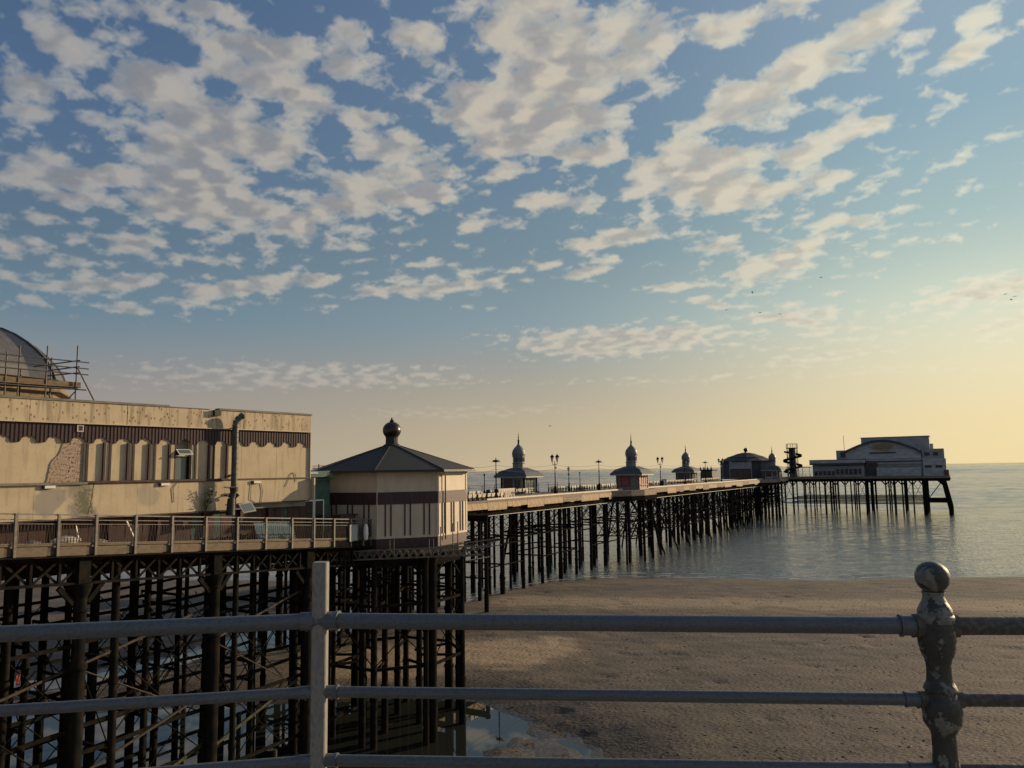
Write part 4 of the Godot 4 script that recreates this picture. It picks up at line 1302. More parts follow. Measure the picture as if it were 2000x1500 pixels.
func entrance_building() -> void:
	var p := thing("entrance_building", "long cream and maroon pier entrance building with scalloped valance and stained render", "building", frame(HALL_AZ, HALL_AT))
	rng_seed(106)
	var cream := mat("cream_render", Color.WHITE, 0.85)
	cream.albedo_texture = wall_print()
	cream.texture_repeat = false
	bx(p, "core", Vector3(-13.0, hy(0.75), -7.3), Vector3(26.0, 5.2, 14.0), M.concrete)
	bx(p, "roof", Vector3(-13.0, hy(3.42), -7.2), Vector3(25.6, 0.12, 13.8), M.roof_felt)
	# top fascia panels
	var seams := [-26.0, -22.0, -18.4, -15.3, -13.24, -11.0, -8.88, -6.42, -4.57, -2.36, 0.0]
	for i in seams.size() - 1:
		var b := MB.new()
		wall_piece(b, seams[i] + 0.008, seams[i + 1] - 0.008, 2.52, 3.5, -0.24, 0.14 - (0.012 if i % 3 == 1 else 0.0))
		part(p, "fascia_panel", b.done(), cream)
	for q in [[-26.0, -8.9, 3.5], [-6.12, 0.03, 3.5]]:
		bx(p, "coping", Vector3((q[0] + q[1]) * 0.5, hy(q[2] + 0.045), -0.02), Vector3(q[1] - q[0], 0.1, 0.42), M.coping)
	bx(p, "coping", Vector3(-7.75, hy(3.515), -0.02), Vector3(2.2, 0.03, 0.4), M.coping)
	bx(p, "rainwater_outlet", Vector3(-6.3, hy(3.33), 0.2), Vector3(0.36, 0.3, 0.3), M.black_paint)
	bx(p, "drip_ledge", Vector3(-13, hy(2.5), 0.09), Vector3(26, 0.04, 0.24), M.pale_cream)
	# the ribbed maroon valance with its cut edge, of narrow vertical boards
	var v := MB.new()
	var s := -26.0
	var k := 0
	while s < -0.01:
		var e := minf(s + 0.085, 0.0)
		var front := 0.07 if k % 2 == 0 else 0.045
		var h0 := valance_h(s + 0.002)
		var h1 := valance_h(e - 0.002)
		v.prism(PackedVector2Array([Vector2(s, hy(h0)), Vector2(e, hy(h1)), Vector2(e, hy(2.478)), Vector2(s, hy(2.478))]), 0.012, front)
		s = e
		k += 1
	stuff(part(p, "valance", v.done(), M.maroon))
	# middle storey: plain render, panels between paired maroon laths
	var mids := [-26.0, -20.5, -17.6, -15.23, -12.98, -11.98, -10.86, -9.8, -8.47, -7.58, -6.55, -5.48, -4.6, -2.31, 0.0]
	for i in mids.size() - 1:
		if i == 8:
			continue
		var b := MB.new()
		wall_piece(b, mids[i] + 0.006, mids[i + 1] - 0.006, -0.2, 2.3, -0.3, 0.0 if i < 3 or i > 10 else -0.02)
		part(p, "wall_panel", b.done(), cream)
	for x in [-12.76, -11.98, -11.71, -10.85, -10.6, -9.79, -9.53, -8.75, -7.34, -6.57, -6.31, -5.5]:
		bx(p, "lath", Vector3(x, hy(0.74), 0.035), Vector3(0.1, 1.78, 0.13), M.maroon)
	for q in [[-12.9, -12.8], [-11.93, -11.76], [-10.8, -10.65], [-9.74, -9.58], [-8.7, -8.5], [-7.55, -7.4], [-6.52, -6.36]]:
		var b := MB.new()
		wall_piece(b, q[0], q[1], -0.14, 1.62, -0.02, 0.05)
		part(p, "pilaster", b.done(), cream)
	bx(p, "sill", Vector3(-19.3, hy(-0.24), 0.05), Vector3(13.2, 0.11, 0.16), M.coping)
	bx(p, "sill", Vector3(-9.1, hy(-0.2), 0.05), Vector3(7.2, 0.1, 0.15), M.maroon)
	bx(p, "sill", Vector3(-2.72, hy(-0.19), 0.03), Vector3(5.4, 0.06, 0.1), M.door_brown)
	# the patch where the render has come away from the rough backing
	var patch := MB.new()
	patch.prism(PackedVector2Array([Vector2(-12.99, hy(-0.19)), Vector2(-12.99, hy(1.75)), Vector2(-13.7, hy(1.75)), Vector2(-13.84, hy(1.5)), Vector2(-13.9, hy(1.25)), Vector2(-13.99, hy(1.04)), Vector2(-14.2, hy(0.84)), Vector2(-14.31, hy(0.62)), Vector2(-14.33, hy(0.4)), Vector2(-14.38, hy(0.2)), Vector2(-14.39, hy(-0.01)), Vector2(-14.45, hy(-0.19))]), 0.004, 0.012)
	part(p, "bare_patch", patch.done(), M.pebbledash)
	# lower band of render
	var lows := [-26.0, -21.0, -17.0, -14.9, -12.4, -10.3, -8.2, -6.9, -5.4]
	for i in lows.size() - 1:
		var b := MB.new()
		wall_piece(b, lows[i] + 0.004, lows[i + 1] - 0.004, -1.82, -0.28, -0.3, 0.0)
		part(p, "lower_panel", b.done(), cream)
	for q in [[-4.85, -2.4], [-2.4, 0.0]]:
		var b := MB.new()
		wall_piece(b, q[0] + 0.004, q[1] - 0.004, -1.5, -0.22, -0.3, 0.0)
		part(p, "lower_panel", b.done(), cream)
	var jam := MB.new()
	wall_piece(jam, -5.4, -4.85, -1.82, 2.3, -0.3, -0.03)
	part(p, "wall_panel", jam.done(), cream)
	bx(p, "soffit", Vector3(-15.7, hy(-1.86), -0.5), Vector3(20.6, 0.06, 1.1), M.maroon)
	bx(p, "soffit", Vector3(-2.7, hy(-1.53), -0.5), Vector3(5.4, 0.05, 1.1), M.maroon)
	bx(p, "corner_trim", Vector3(0.02, hy(1.05), -0.05), Vector3(0.05, 4.9, 0.3), M.pale_cream)
	# window with its top light propped open
	var wd := bx(p, "window", Vector3(-8.02, hy(0.55), -0.16), Vector3(0.8, 1.6, 0.04), M.dark_glass)
	part(wd, "pane", BOX, M.old_glass, Transform3D(Basis().scaled(Vector3(0.74, 0.72, 0.4)), Vector3(-0.1, -0.12, 0.6)))
	bx(p, "window_frame", Vector3(-8.44, hy(0.55), -0.06), Vector3(0.06, 1.64, 0.16), M.maroon)
	bx(p, "window_frame", Vector3(-7.61, hy(0.55), -0.06), Vector3(0.06, 1.64, 0.16), M.maroon)
	bx(p, "window_sill", Vector3(-8.02, hy(-0.2), 0.02), Vector3(0.84, 0.07, 0.2), M.white_gloss)
	bx(p, "window_transom", Vector3(-8.02, hy(1.06), -0.1), Vector3(0.78, 0.05, 0.08), M.white_gloss)
	var tilt := Basis(Vector3.RIGHT, deg_to_rad(-52.0))
	var sash := bx(p, "open_sash", Vector3(-8.0, hy(1.24), 0.16), Vector3(0.76, 0.44, 0.03), M.white_gloss, tilt)
	part(sash, "pane", BOX, M.old_glass, Transform3D(Basis().scaled(Vector3(0.86, 0.76, 1.0)), Vector3(0, 0, 0.25)))
	# recessed lower storey: painted boards between posts
	var x := -26.0
	var i2 := 0
	while x < -0.2:
		var w := 0.43
		var mt: Material = M.maroon_board
		if (x > -7.6 and x < -5.6) or (x > -1.9 and x < -0.9):
			mt = M.teal_board if i2 % 3 != 1 else M.maroon_board
		bx(p, "board", Vector3(x + w * 0.5, hy(-3.0), -0.62 - 0.012 * (i2 % 2)), Vector3(w - 0.015, 2.7, 0.05), mt)
		x += w
		i2 += 1
	for q in [-19.0, -16.4, -13.6, -11.3, -8.9, -6.4, -4.2, -2.4]:
		bx(p, "door_post", Vector3(q, hy(-3.0), -0.52), Vector3(0.14, 2.7, 0.16), M.maroon)
	# a hopper casement hanging open below the flue
	var hop := bx(p, "hopper_sash", Vector3(-4.35, hy(-1.75), 0.3), Vector3(0.85, 0.62, 0.05), M.pvc_grey, Basis(Vector3.RIGHT, deg_to_rad(-38.0)) * Basis(Vector3(0, 0, 1), 0.12))
	part(hop, "pane", BOX, M.old_glass, Transform3D(Basis().scaled(Vector3(0.82, 0.78, 1.3)), Vector3.ZERO))

# ------------------------------------------------------------------ the eight-sided pavilion
func pavilion() -> void:
	var p := thing("octagonal_pavilion", "eight-sided cream pavilion with dark slate roof and a maroon onion knob", "pavilion", Transform3D(Basis(), Vector3(OCT_AT.x, EYE - 4.68, OCT_AT.z)))
	var turn := deg_to_rad(1.5)        # of the first corner, from +x towards the viewer
	var r := 5.15
	var y_e := 4.89
	var bands := [[0.0, 0.62, 0.0, M.maroon, "plinth"], [0.62, 0.76, 0.05, M.pale_cream, "plinth_ledge"], [0.76, 2.73, 0.0, M.pale_cream, "wall"], [2.73, 3.49, 0.04, M.maroon, "band"], [3.49, y_e, 0.0, M.pale_cream, "wall"]]
	var corners := []
	for k in 8:
		var t := turn + TAU * k / 8.0
		corners.append(Vector3(cos(t) * r, 0, sin(t) * r))
	for k in 8:
		var a: Vector3 = corners[k]
		var b: Vector3 = corners[(k + 1) % 8]
		var mid := (a + b) * 0.5
		var out := mid.normalized()
		var along := (b - a).normalized()
		var turned := Basis(along, Vector3.UP, along.cross(Vector3.UP))
		var l := a.distance_to(b)
		for q in bands:
			bx(p, q[4], mid + Vector3(0, (q[0] + q[1]) * 0.5, 0) + out * (q[2] * 0.5 - 0.1), Vector3(l + q[2] * 0.6, q[1] - q[0], 0.2 + q[2]), q[3], turned)
		# paired maroon laths
		for f in [-0.36, -0.27, -0.045, 0.045, 0.27, 0.36]:
			var f2: float = f + 0.0
			bx(p, "lath", mid + along * (f2 * l) + Vector3(0, 1.75, 0) + out * 0.02, Vector3(0.08, 1.96, 0.07), M.maroon, turned)
		bx(p, "corner_post", a + Vector3(0, 2.8, 0) - a.normalized() * 0.05, Vector3(0.17, 4.1, 0.17), M.pale_cream, turned)
		# roof plane, eaves board and gutter
		var mb := MB.new()
		var e0: Vector3 = a * 1.11
		var e1: Vector3 = b * 1.11
		var t0: Vector3 = a * 0.11
		var t1: Vector3 = b * 0.11
		e0.y = y_e - 0.02
		e1.y = y_e - 0.02
		t0.y = 6.55
		t1.y = 6.55
		mb.quad(e0, e1, t1, t0, out + Vector3.UP)
		mb.quad(e0 - Vector3(0, 0.08, 0), e1 - Vector3(0, 0.08, 0), t1 - Vector3(0, 0.08, 0), t0 - Vector3(0, 0.08, 0), -out - Vector3.UP)
		mb.quad(e0, e1, e1 - Vector3(0, 0.08, 0), e0 - Vector3(0, 0.08, 0), out)
		part(p, "roof_slope", mb.done(), M.slate)
		bar(p, "hip", e0 + Vector3(0, 0.03, 0), t0 + Vector3(0, 0.02, 0), 0.08, 0.04, M.slate)
		bar(p, "gutter", e0 * 1.005 - Vector3(0, 0.1, 0), e1 * 1.005 - Vector3(0, 0.1, 0), 0.12, 0.13, M.black_paint)
		bar(p, "soffit", a * 1.05 + Vector3(0, y_e - 0.14, 0), b * 1.05 + Vector3(0, y_e - 0.14, 0), 0.5, 0.04, M.maroon)
	# downpipe by the sunlit corner
	var c0: Vector3 = corners[1]
	var cm: Vector3 = corners[1].lerp(corners[0], 0.2) * 1.03
	rod(p, "down_pipe", cm + Vector3(0, 0.4, 0), cm + Vector3(0, y_e - 0.35, 0), 0.045, M.black_paint)
	bar(p, "down_pipe", cm + Vector3(0, y_e - 0.38, 0), c0 * 1.1 + Vector3(0, y_e - 0.12, 0), 0.08, 0.08, M.black_paint)
	var kn := MB.new()
	kn.lathe([Vector2(0.62, 6.4), Vector2(0.6, 6.62), Vector2(0.44, 6.7), Vector2(0.42, 7.1), Vector2(0.46, 7.2)], 12, Transform3D(), false)
	part(p, "knob_neck", kn.done(), M.slate)
	kn = MB.new()
	var prof := []
	for k in 15:
		var t := -0.95 + k * 0.165
		prof.append(Vector2(cos(t) * 0.64, 7.64 + sin(t) * 0.6))
	prof.append(Vector2(0.16, 8.29))
	prof.append(Vector2(0.08, 8.38))
	prof.append(Vector2(0.03, 8.52))
	prof.append(Vector2(0.0, 8.56))
	kn.lathe(prof, 20)
	part(p, "onion_knob", kn.done(), M.ball_maroon)
	# the green porch that joins it to the long building
	var g := thing("green_porch", "dark green glazed porch between the cream building and the octagonal pavilion", "porch", frame(HALL_AZ, HALL_AT))
	bx(g, "porch_wall", Vector3(1.1, hy(-2.0), -0.75), Vector3(2.1, 4.4, 0.12), M.green_paint)
	bx(g, "porch_wall", Vector3(0.14, hy(-0.86), -0.2), Vector3(0.1, 1.3, 1.1), M.pale_cream)
	bx(g, "cornice", Vector3(1.2, hy(-0.12), -0.55), Vector3(2.3, 0.1, 0.5), M.green_paint)
	bx(g, "cornice", Vector3(1.15, hy(-0.32), -0.62), Vector3(2.2, 0.08, 0.3), M.green_paint)
	bx(g, "porch_roof", Vector3(1.1, hy(-0.02), -2.2), Vector3(2.2, 0.1, 3.6), M.green_paint)
	bx(g, "flashing", Vector3(0.5, hy(0.08), -0.55), Vector3(0.9, 0.14, 0.4), M.flashing)
	for k in 2:
		var dx := 0.5 + k * 0.78
		var door := bx(g, "door", Vector3(dx, hy(-2.75), -0.66), Vector3(0.7, 2.4, 0.05), M.dark_glass)
		for e in [-0.48, 0.48]:
			part(door, "door_frame", BOX, M.white_gloss, Transform3D(Basis().scaled(Vector3(0.09, 1.0, 1.6)), Vector3(e, 0, 0.2)))
		part(door, "door_frame", BOX, M.white_gloss, Transform3D(Basis().scaled(Vector3(1.0, 0.03, 1.6)), Vector3(0, 0.49, 0.2)))

# ------------------------------------------------------------------ kiosks with onion domes
func kiosk(label: String, u: float, v: float, red: bool) -> Node3D:
	var p := thing("pier_kiosk", label, "kiosk", pier_frame(u, v, DECK), "kiosks with onion domes along the pier")
	var w := 2.2
	var wall: Material = M.kiosk_grey if red else M.kiosk_white
	bx(p, "base", Vector3(0, 0.12, 0), Vector3(w * 2 + 0.3, 0.24, w * 2 + 0.3), M.kiosk_grey)
	bx(p, "wall", Vector3(0, 1.5, 0), Vector3(w * 2, 2.6, w * 2), wall)
	for sx in [-1, 1]:
		for sz in [-1, 1]:
			bx(p, "corner_post", Vector3(sx * w, 1.5, sz * w), Vector3(0.24, 2.75, 0.24), M.iron_far if not red else M.kiosk_red)
	# the side towards the shore (local -x) and the sunlit side (local +z)
	if red:
		var sh := bx(p, "shutter", Vector3(-w - 0.04, 1.55, -0.5), Vector3(0.08, 1.9, 1.9), M.kiosk_red)
		for k in 5:
			part(sh, "slat", BOX, M.kiosk_white, Transform3D(Basis().scaled(Vector3(0.6, 0.035, 0.7)), Vector3(-0.5, -0.36 + k * 0.17, 0)))
		for k in 4:
			bx(p, "stripe", Vector3(-1.75 + k * 1.05, 1.6, w + 0.03), Vector3(0.5, 2.3, 0.07), M.kiosk_red)
		bx(p, "counter", Vector3(0, 0.85, w + 0.1), Vector3(3.8, 0.08, 0.3), M.kiosk_white)
	else:
		var d := bx(p, "door", Vector3(-w - 0.03, 1.3, 0.9), Vector3(0.08, 2.3, 1.3), M.kiosk_grey)
		for k in 2:
			part(d, "pane", BOX, M.dark_glass, Transform3D(Basis().scaled(Vector3(0.5, 0.55, 0.34)), Vector3(-0.4, 0.15, -0.24 + 0.48 * k)))
		bx(p, "shop_window", Vector3(-w - 0.03, 1.6, -0.9), Vector3(0.08, 1.7, 1.7), M.dark_glass)
		for k in 3:
			bx(p, "window_bar", Vector3(-1.2 + k * 1.2, 1.6, w + 0.03), Vector3(0.1, 2.2, 0.08), M.door_brown)
			bx(p, "window", Vector3(-1.75 + k * 1.2, 1.75, w + 0.02), Vector3(0.7, 1.6, 0.05), M.old_glass)
		bx(p, "counter", Vector3(0, 0.8, w + 0.08), Vector3(4.2, 0.1, 0.2), M.kiosk_white)
	# fascia, flared lower roof in two slopes, each slope its own piece
	bx(p, "eaves_board", Vector3(0, 2.78, 0), Vector3(6.3, 0.3, 6.3), M.kiosk_white)
	var tiers := [[3.22, 2.94, 2.45, 3.72], [2.5, 3.72, 1.05, 4.3]]
	for t in tiers:
		for k in 4:
			var a := TAU * k / 4.0
			var o := Vector3(cos(a), 0, sin(a))
			var al := Vector3(-sin(a), 0, cos(a))
			var b := MB.new()
			var p0: Vector3 = o * t[0] - al * t[0] + Vector3(0, t[1], 0)
			var p1: Vector3 = o * t[0] + al * t[0] + Vector3(0, t[1], 0)
			var p2: Vector3 = o * t[2] + al * t[2] + Vector3(0, t[3], 0)
			var p3: Vector3 = o * t[2] - al * t[2] + Vector3(0, t[3], 0)
			b.quad(p0, p1, p2, p3, o + Vector3.UP)
			b.quad(p0 - Vector3(0, 0.06, 0), p1 - Vector3(0, 0.06, 0), p2 - Vector3(0, 0.06, 0), p3 - Vector3(0, 0.06, 0), -o - Vector3.UP)
			b.quad(p0, p1, p1 - Vector3(0, 0.06, 0), p0 - Vector3(0, 0.06, 0), o)
			part(p, "roof_slope", b.done(), M.kiosk_roof)
	bx(p, "roof_ledge", Vector3(0, 3.73, 0), Vector3(5.1, 0.07, 5.1), M.kiosk_roof)
	# drum with little windows, onion dome and spire
	var d8 := MB.new()
	d8.lathe([Vector2(1.1, 4.1), Vector2(1.06, 5.0), Vector2(1.16, 5.05), Vector2(1.16, 5.16), Vector2(1.0, 5.2), Vector2(1.0, 6.15), Vector2(1.14, 6.22), Vector2(1.14, 6.34)], 8, Transform3D(), false, TAU / 16.0)
	part(p, "drum", d8.done(), M.kiosk_grey)
	for k in 8:
		var a := TAU * (k + 0.0) / 8.0
		var o := Vector3(cos(a), 0, sin(a))
		for e in [-0.17, 0.17]:
			bx(p, "drum_window", o * 0.94 + Vector3(-sin(a), 0, cos(a)) * e + Vector3(0, 5.72, 0), Vector3(0.24, 0.74, 0.08), M.blue_glass, Basis(Vector3(-sin(a), 0, cos(a)), Vector3.UP, -o))
	d8 = MB.new()
	d8.lathe([Vector2(1.1, 6.32), Vector2(1.17, 6.65), Vector2(1.15, 7.0), Vector2(1.0, 7.4), Vector2(0.72, 7.78), Vector2(0.43, 8.05), Vector2(0.22, 8.3), Vector2(0.13, 8.6)], 16, Transform3D(), true)
	part(p, "onion_dome", d8.done(), M.lead)
	d8 = MB.new()
	d8.lathe([Vector2(0.17, 8.5), Vector2(0.15, 8.9), Vector2(0.22, 9.0), Vector2(0.1, 9.1), Vector2(0.06, 9.5), Vector2(0.14, 9.6), Vector2(0.05, 9.7), Vector2(0.04, 9.98), Vector2(0.1, 10.05), Vector2(0.02, 10.12), Vector2(0.015, 10.6), Vector2(0, 10.62)], 8)
	part(p, "spire", d8.done(), M.iron_far)
	return p

func kiosks() -> void:
	kiosk("white kiosk with grey onion dome and shop door, nearest the octagonal pavilion", 116.0, -65.6, false)
	kiosk("onion-domed kiosk with red slatted shutter and red striped sunlit side", 137.8, -53.4, true)
	kiosk("distant onion-domed kiosk on the far edge, just before the dark round hall", 210.0, -65.4, false)
	kiosk("onion-domed kiosk in front of the round hall and beside the spiral slide", 256.0, -51.4, false)

# ------------------------------------------------------------------ the round hall
func round_hall() -> void:
	var p := thing("round_hall", "low dark many-sided hall with shallow stepped roof and ball finial", "hall", pier_frame(264.0, -61.5, DECK))
	var b := MB.new()
	b.lathe([Vector2(8.3, 0.0), Vector2(8.3, 5.7)], 12, Transform3D(), false, TAU / 24.0)
	part(p, "wall", b.done(), M.hall_wall)
	b = MB.new()
	b.lathe([Vector2(9.0, 5.65), Vector2(9.0, 5.95), Vector2(6.2, 7.05), Vector2(6.2, 7.2), Vector2(3.4, 8.1), Vector2(3.4, 8.2), Vector2(1.0, 8.75), Vector2(0, 8.8)], 12, Transform3D(), false, TAU / 24.0)
	part(p, "roof", b.done(), M.slate)
	b = MB.new()
	b.lathe([Vector2(0.5, 8.7), Vector2(0.42, 9.0), Vector2(0.6, 9.25), Vector2(0.75, 9.6), Vector2(0.68, 9.95), Vector2(0.4, 10.2), Vector2(0.1, 10.35), Vector2(0, 10.6)], 12)
	part(p, "ball_finial", b.done(), M.ball_maroon)
	bx(p, "sign_board", Vector3(-8.2, 4.55, -0.1), Vector3(0.16, 2.2, 7.0), M.theatre_grey)
	bx(p, "sign_frame", Vector3(-8.22, 5.72, -0.1), Vector3(0.2, 0.14, 7.2), M.kiosk_white)
	bx(p, "sign_frame", Vector3(-8.22, 3.4, -0.1), Vector3(0.2, 0.14, 7.2), M.kiosk_white)
	for k in 3:
		bx(p, "shutter_door", Vector3(-8.12, 1.6, -2.2 + k * 2.1), Vector3(0.2, 2.9, 1.95), M.door_brown)
	for z in [-3.5, 3.4]:
		bx(p, "door_post", Vector3(-8.16, 2.7, z), Vector3(0.26, 5.4, 0.24), M.theatre_grey)
	for k in 12:
		var a := TAU * (k + 0.5) / 12.0
		bar(p, "rib", Vector3(cos(a) * 8.32, 0, sin(a) * 8.32), Vector3(cos(a) * 8.32, 5.7, sin(a) * 8.32), 0.22, 0.22, M.theatre_dark)
	var q := thing("low_shelter", "low flat-roofed dark shelter between the third kiosk and the round hall", "shelter", pier_frame(236.0, -66.4, DECK))
	bx(q, "wall", Vector3(0, 1.55, 0), Vector3(6.0, 3.1, 3.6), M.hall_wall)
	bx(q, "roof", Vector3(0, 3.2, 0), Vector3(6.8, 0.3, 4.2), M.slate)
	for k in 4:
		bx(q, "window", Vector3(-3.03, 1.9, -1.3 + k * 0.87), Vector3(0.06, 1.3, 0.7), M.dark_glass)
		var f := MB.new()
		f.lathe([Vector2(0.25, 3.3), Vector2(0.3, 3.7), Vector2(0.12, 4.0), Vector2(0, 4.4)], 8, Transform3D(Basis(), Vector3(-3.0, 0, -1.7 + k * 1.1)))
		part(q, "finial", f.done(), M.kiosk_roof)

# ------------------------------------------------------------------ the theatre at the end
func theatre() -> void:
	# local x out to sea, local z across the front (v + 28.2); heights above the deck
	var p := thing("theatre", "large white theatre with arched gable and tall stage tower at the pier's end", "theatre", pier_frame(296.0, -28.2, DECK))
	var dh := EYE - DECK
	var low_wing := [[-17.4, 0.9, dh + 1.2], [0.9, 24.5, dh + 2.2]]
	bx(p, "hall_wall", Vector3(11, 3.0, -5.6), Vector3(21.0, 6.0, 23.6), M.theatre_white)
	bx(p, "hall_wall", Vector3(11, 3.0, 12.0), Vector3(21.0, 6.0, 11.6), M.theatre_white)
	# the arched gable with its heavy dark verge
	var arch := PackedVector2Array([Vector2(-6.0, 4.2), Vector2(-6.0, dh + 4.7)])
	var rim := [Vector2(-9.2, dh + 5.4), Vector2(-6.0, dh + 5.45)]
	for k in 13:
		var t := k / 12.0
		var z := lerpf(-5.6, 17.0, t)
		var y := dh + 4.5 + 3.9 * sin(PI * clampf(0.06 + t * 0.9, 0.0, 1.0)) * (0.92 + 0.12 * sin(PI * t))
		arch.append(Vector2(z, y))
	arch.append(Vector2(17.6, dh + 4.0))
	arch.append(Vector2(17.6, 4.2))
	var gx := Transform3D(Basis(Vector3(0, 0, 1), Vector3.UP, Vector3(-1, 0, 0)), Vector3.ZERO)
	var b := MB.new()
	b.prism(arch, -19.0, 0.25, gx)
	part(p, "gable", b.done(), M.theatre_white)
	var n := arch.size()
	for k in range(1, n - 2):
		var a := arch[k]
		var c := arch[k + 1]
		bar(p, "verge", Vector3(-0.5, a.y, a.x), Vector3(-0.5, c.y, c.x), 0.9, 0.72, M.theatre_dark)
	b = MB.new()
	b.lathe([Vector2(0, 0), Vector2(3.55, 0), Vector2(3.55, 0.18), Vector2(0, 0.18)], 28, Transform3D(Basis(Vector3(0, 0, 1), Vector3(-1, 0, 0), Vector3(0, 1, 0)), Vector3(-0.32, dh + 6.4, 6.1)), true, 0.0, 0.36)
	part(p, "oval_sign", b.done(), M.sign_gold)
	b = MB.new()
	b.lathe([Vector2(0, 0), Vector2(2.9, 0), Vector2(2.9, 0.24), Vector2(0, 0.24)], 28, Transform3D(Basis(Vector3(0, 0, 1), Vector3(-1, 0, 0), Vector3(0, 1, 0)), Vector3(-0.32, dh + 6.4, 6.1)), true, 0.0, 0.3)
	part(p, "oval_sign_centre", b.done(), M.sign_brown)
	bx(p, "name_strip", Vector3(-0.35, dh + 4.35, 5.9), Vector3(0.2, 0.5, 8.2), M.theatre_dark)
	bx(p, "string_course", Vector3(-0.4, dh + 1.35, 8.5), Vector3(0.3, 0.4, 18.5), M.theatre_dark)
	bx(p, "string_course", Vector3(-0.35, dh + 2.3, 8.5), Vector3(0.2, 0.16, 18.5), M.theatre_grey)
	# stage tower behind
	bx(p, "stage_tower", Vector3(13.5, dh + 4.6, 9.4), Vector3(13.0, 10.6, 21.6), M.theatre_grey)
	bx(p, "tower_coping", Vector3(13.5, dh + 9.95, 9.4), Vector3(13.4, 0.2, 22.0), M.theatre_dark)
	bx(p, "tower_annex", Vector3(14.5, dh + 3.2, 20.6), Vector3(9.0, 8.2, 1.2), M.theatre_grey)
	# blocks either side of the gable
	bx(p, "side_block", Vector3(3.5, dh + 2.8, -7.4), Vector3(7.0, 5.4, 3.4), M.theatre_grey)
	bx(p, "block_window", Vector3(-0.05, dh + 4.0, -6.9), Vector3(0.1, 1.9, 1.6), M.dark_glass)
	bx(p, "side_block", Vector3(4.0, dh + 2.6, 21.2), Vector3(8.0, 5.5, 6.6), M.theatre_grey)
	for k in 2:
		bx(p, "block_window", Vector3(-0.04, dh + 3.6, 19.4 + k * 2.6), Vector3(0.1, 1.1, 1.5), M.dark_glass)
	bx(p, "corner_block", Vector3(2.5, dh - 0.85, 21.4), Vector3(6.0, 5.8, 6.9), M.theatre_white)
	for k in 2:
		bx(p, "block_window", Vector3(-0.54, dh - 0.6, 19.5 + k * 3.2), Vector3(0.1, 0.85, 2.0), M.dark_glass)
	bx(p, "service_lean_to", Vector3(0.6, 1.0, 24.8), Vector3(3.0, 2.0, 1.4), M.door_brown)
	# hoarding along the middle of the front
	for k in 4:
		bx(p, "hoarding_panel", Vector3(-1.1, 1.6, 5.4 + k * 3.42), Vector3(0.12, 3.0, 3.36), M.theatre_white)
	bx(p, "hoarding_rail", Vector3(-1.1, 3.16, 10.5), Vector3(0.2, 0.14, 13.7), M.theatre_dark)
	# dark window wall above and beside it
	for k in 5:
		bx(p, "front_window", Vector3(-0.45, dh + 0.2, 0.4 + k * 0.82), Vector3(0.1, 1.5, 0.7), M.dark_glass)
	bx(p, "front_recess", Vector3(-0.42, 1.7, 2.5), Vector3(0.08, 2.6, 4.6), M.theatre_dark)
	# shop wing on the left with deep roof band and scalloped valance
	bx(p, "wing_wall", Vector3(-1.5, 1.9, -8.4), Vector3(6.0, 3.8, 16.4), M.theatre_grey)
	bx(p, "wing_roof", Vector3(-1.9, dh + 1.55, -8.6), Vector3(7.6, 1.2, 17.6), M.theatre_white)
	bx(p, "wing_fascia", Vector3(-5.76, dh + 0.75, -8.6), Vector3(0.14, 0.6, 17.6), M.theatre_dark)
	bx(p, "wing_roof_edge", Vector3(-1.9, dh + 2.2, -8.6), Vector3(7.8, 0.14, 17.8), M.theatre_dark)
	for k in 12:
		bx(p, "wing_post", Vector3(-4.6, 1.9, -16.2 + k * 1.42), Vector3(0.16, 3.8, 0.16), M.kiosk_white)
		if k < 11:
			bx(p, "wing_window" if k != 3 else "wing_door", Vector3(-4.54, 1.75 if k > 4 else 1.3, -15.5 + k * 1.42), Vector3(0.1, 1.9 if k > 4 else 1.5, 1.0), M.dark_glass if k % 4 != 2 else M.theatre_dark)
	rod(p, "flag_pole", Vector3(4, dh + 5.4, -6.8), Vector3(4, dh + 10.9, -6.8), 0.07, M.iron_far)

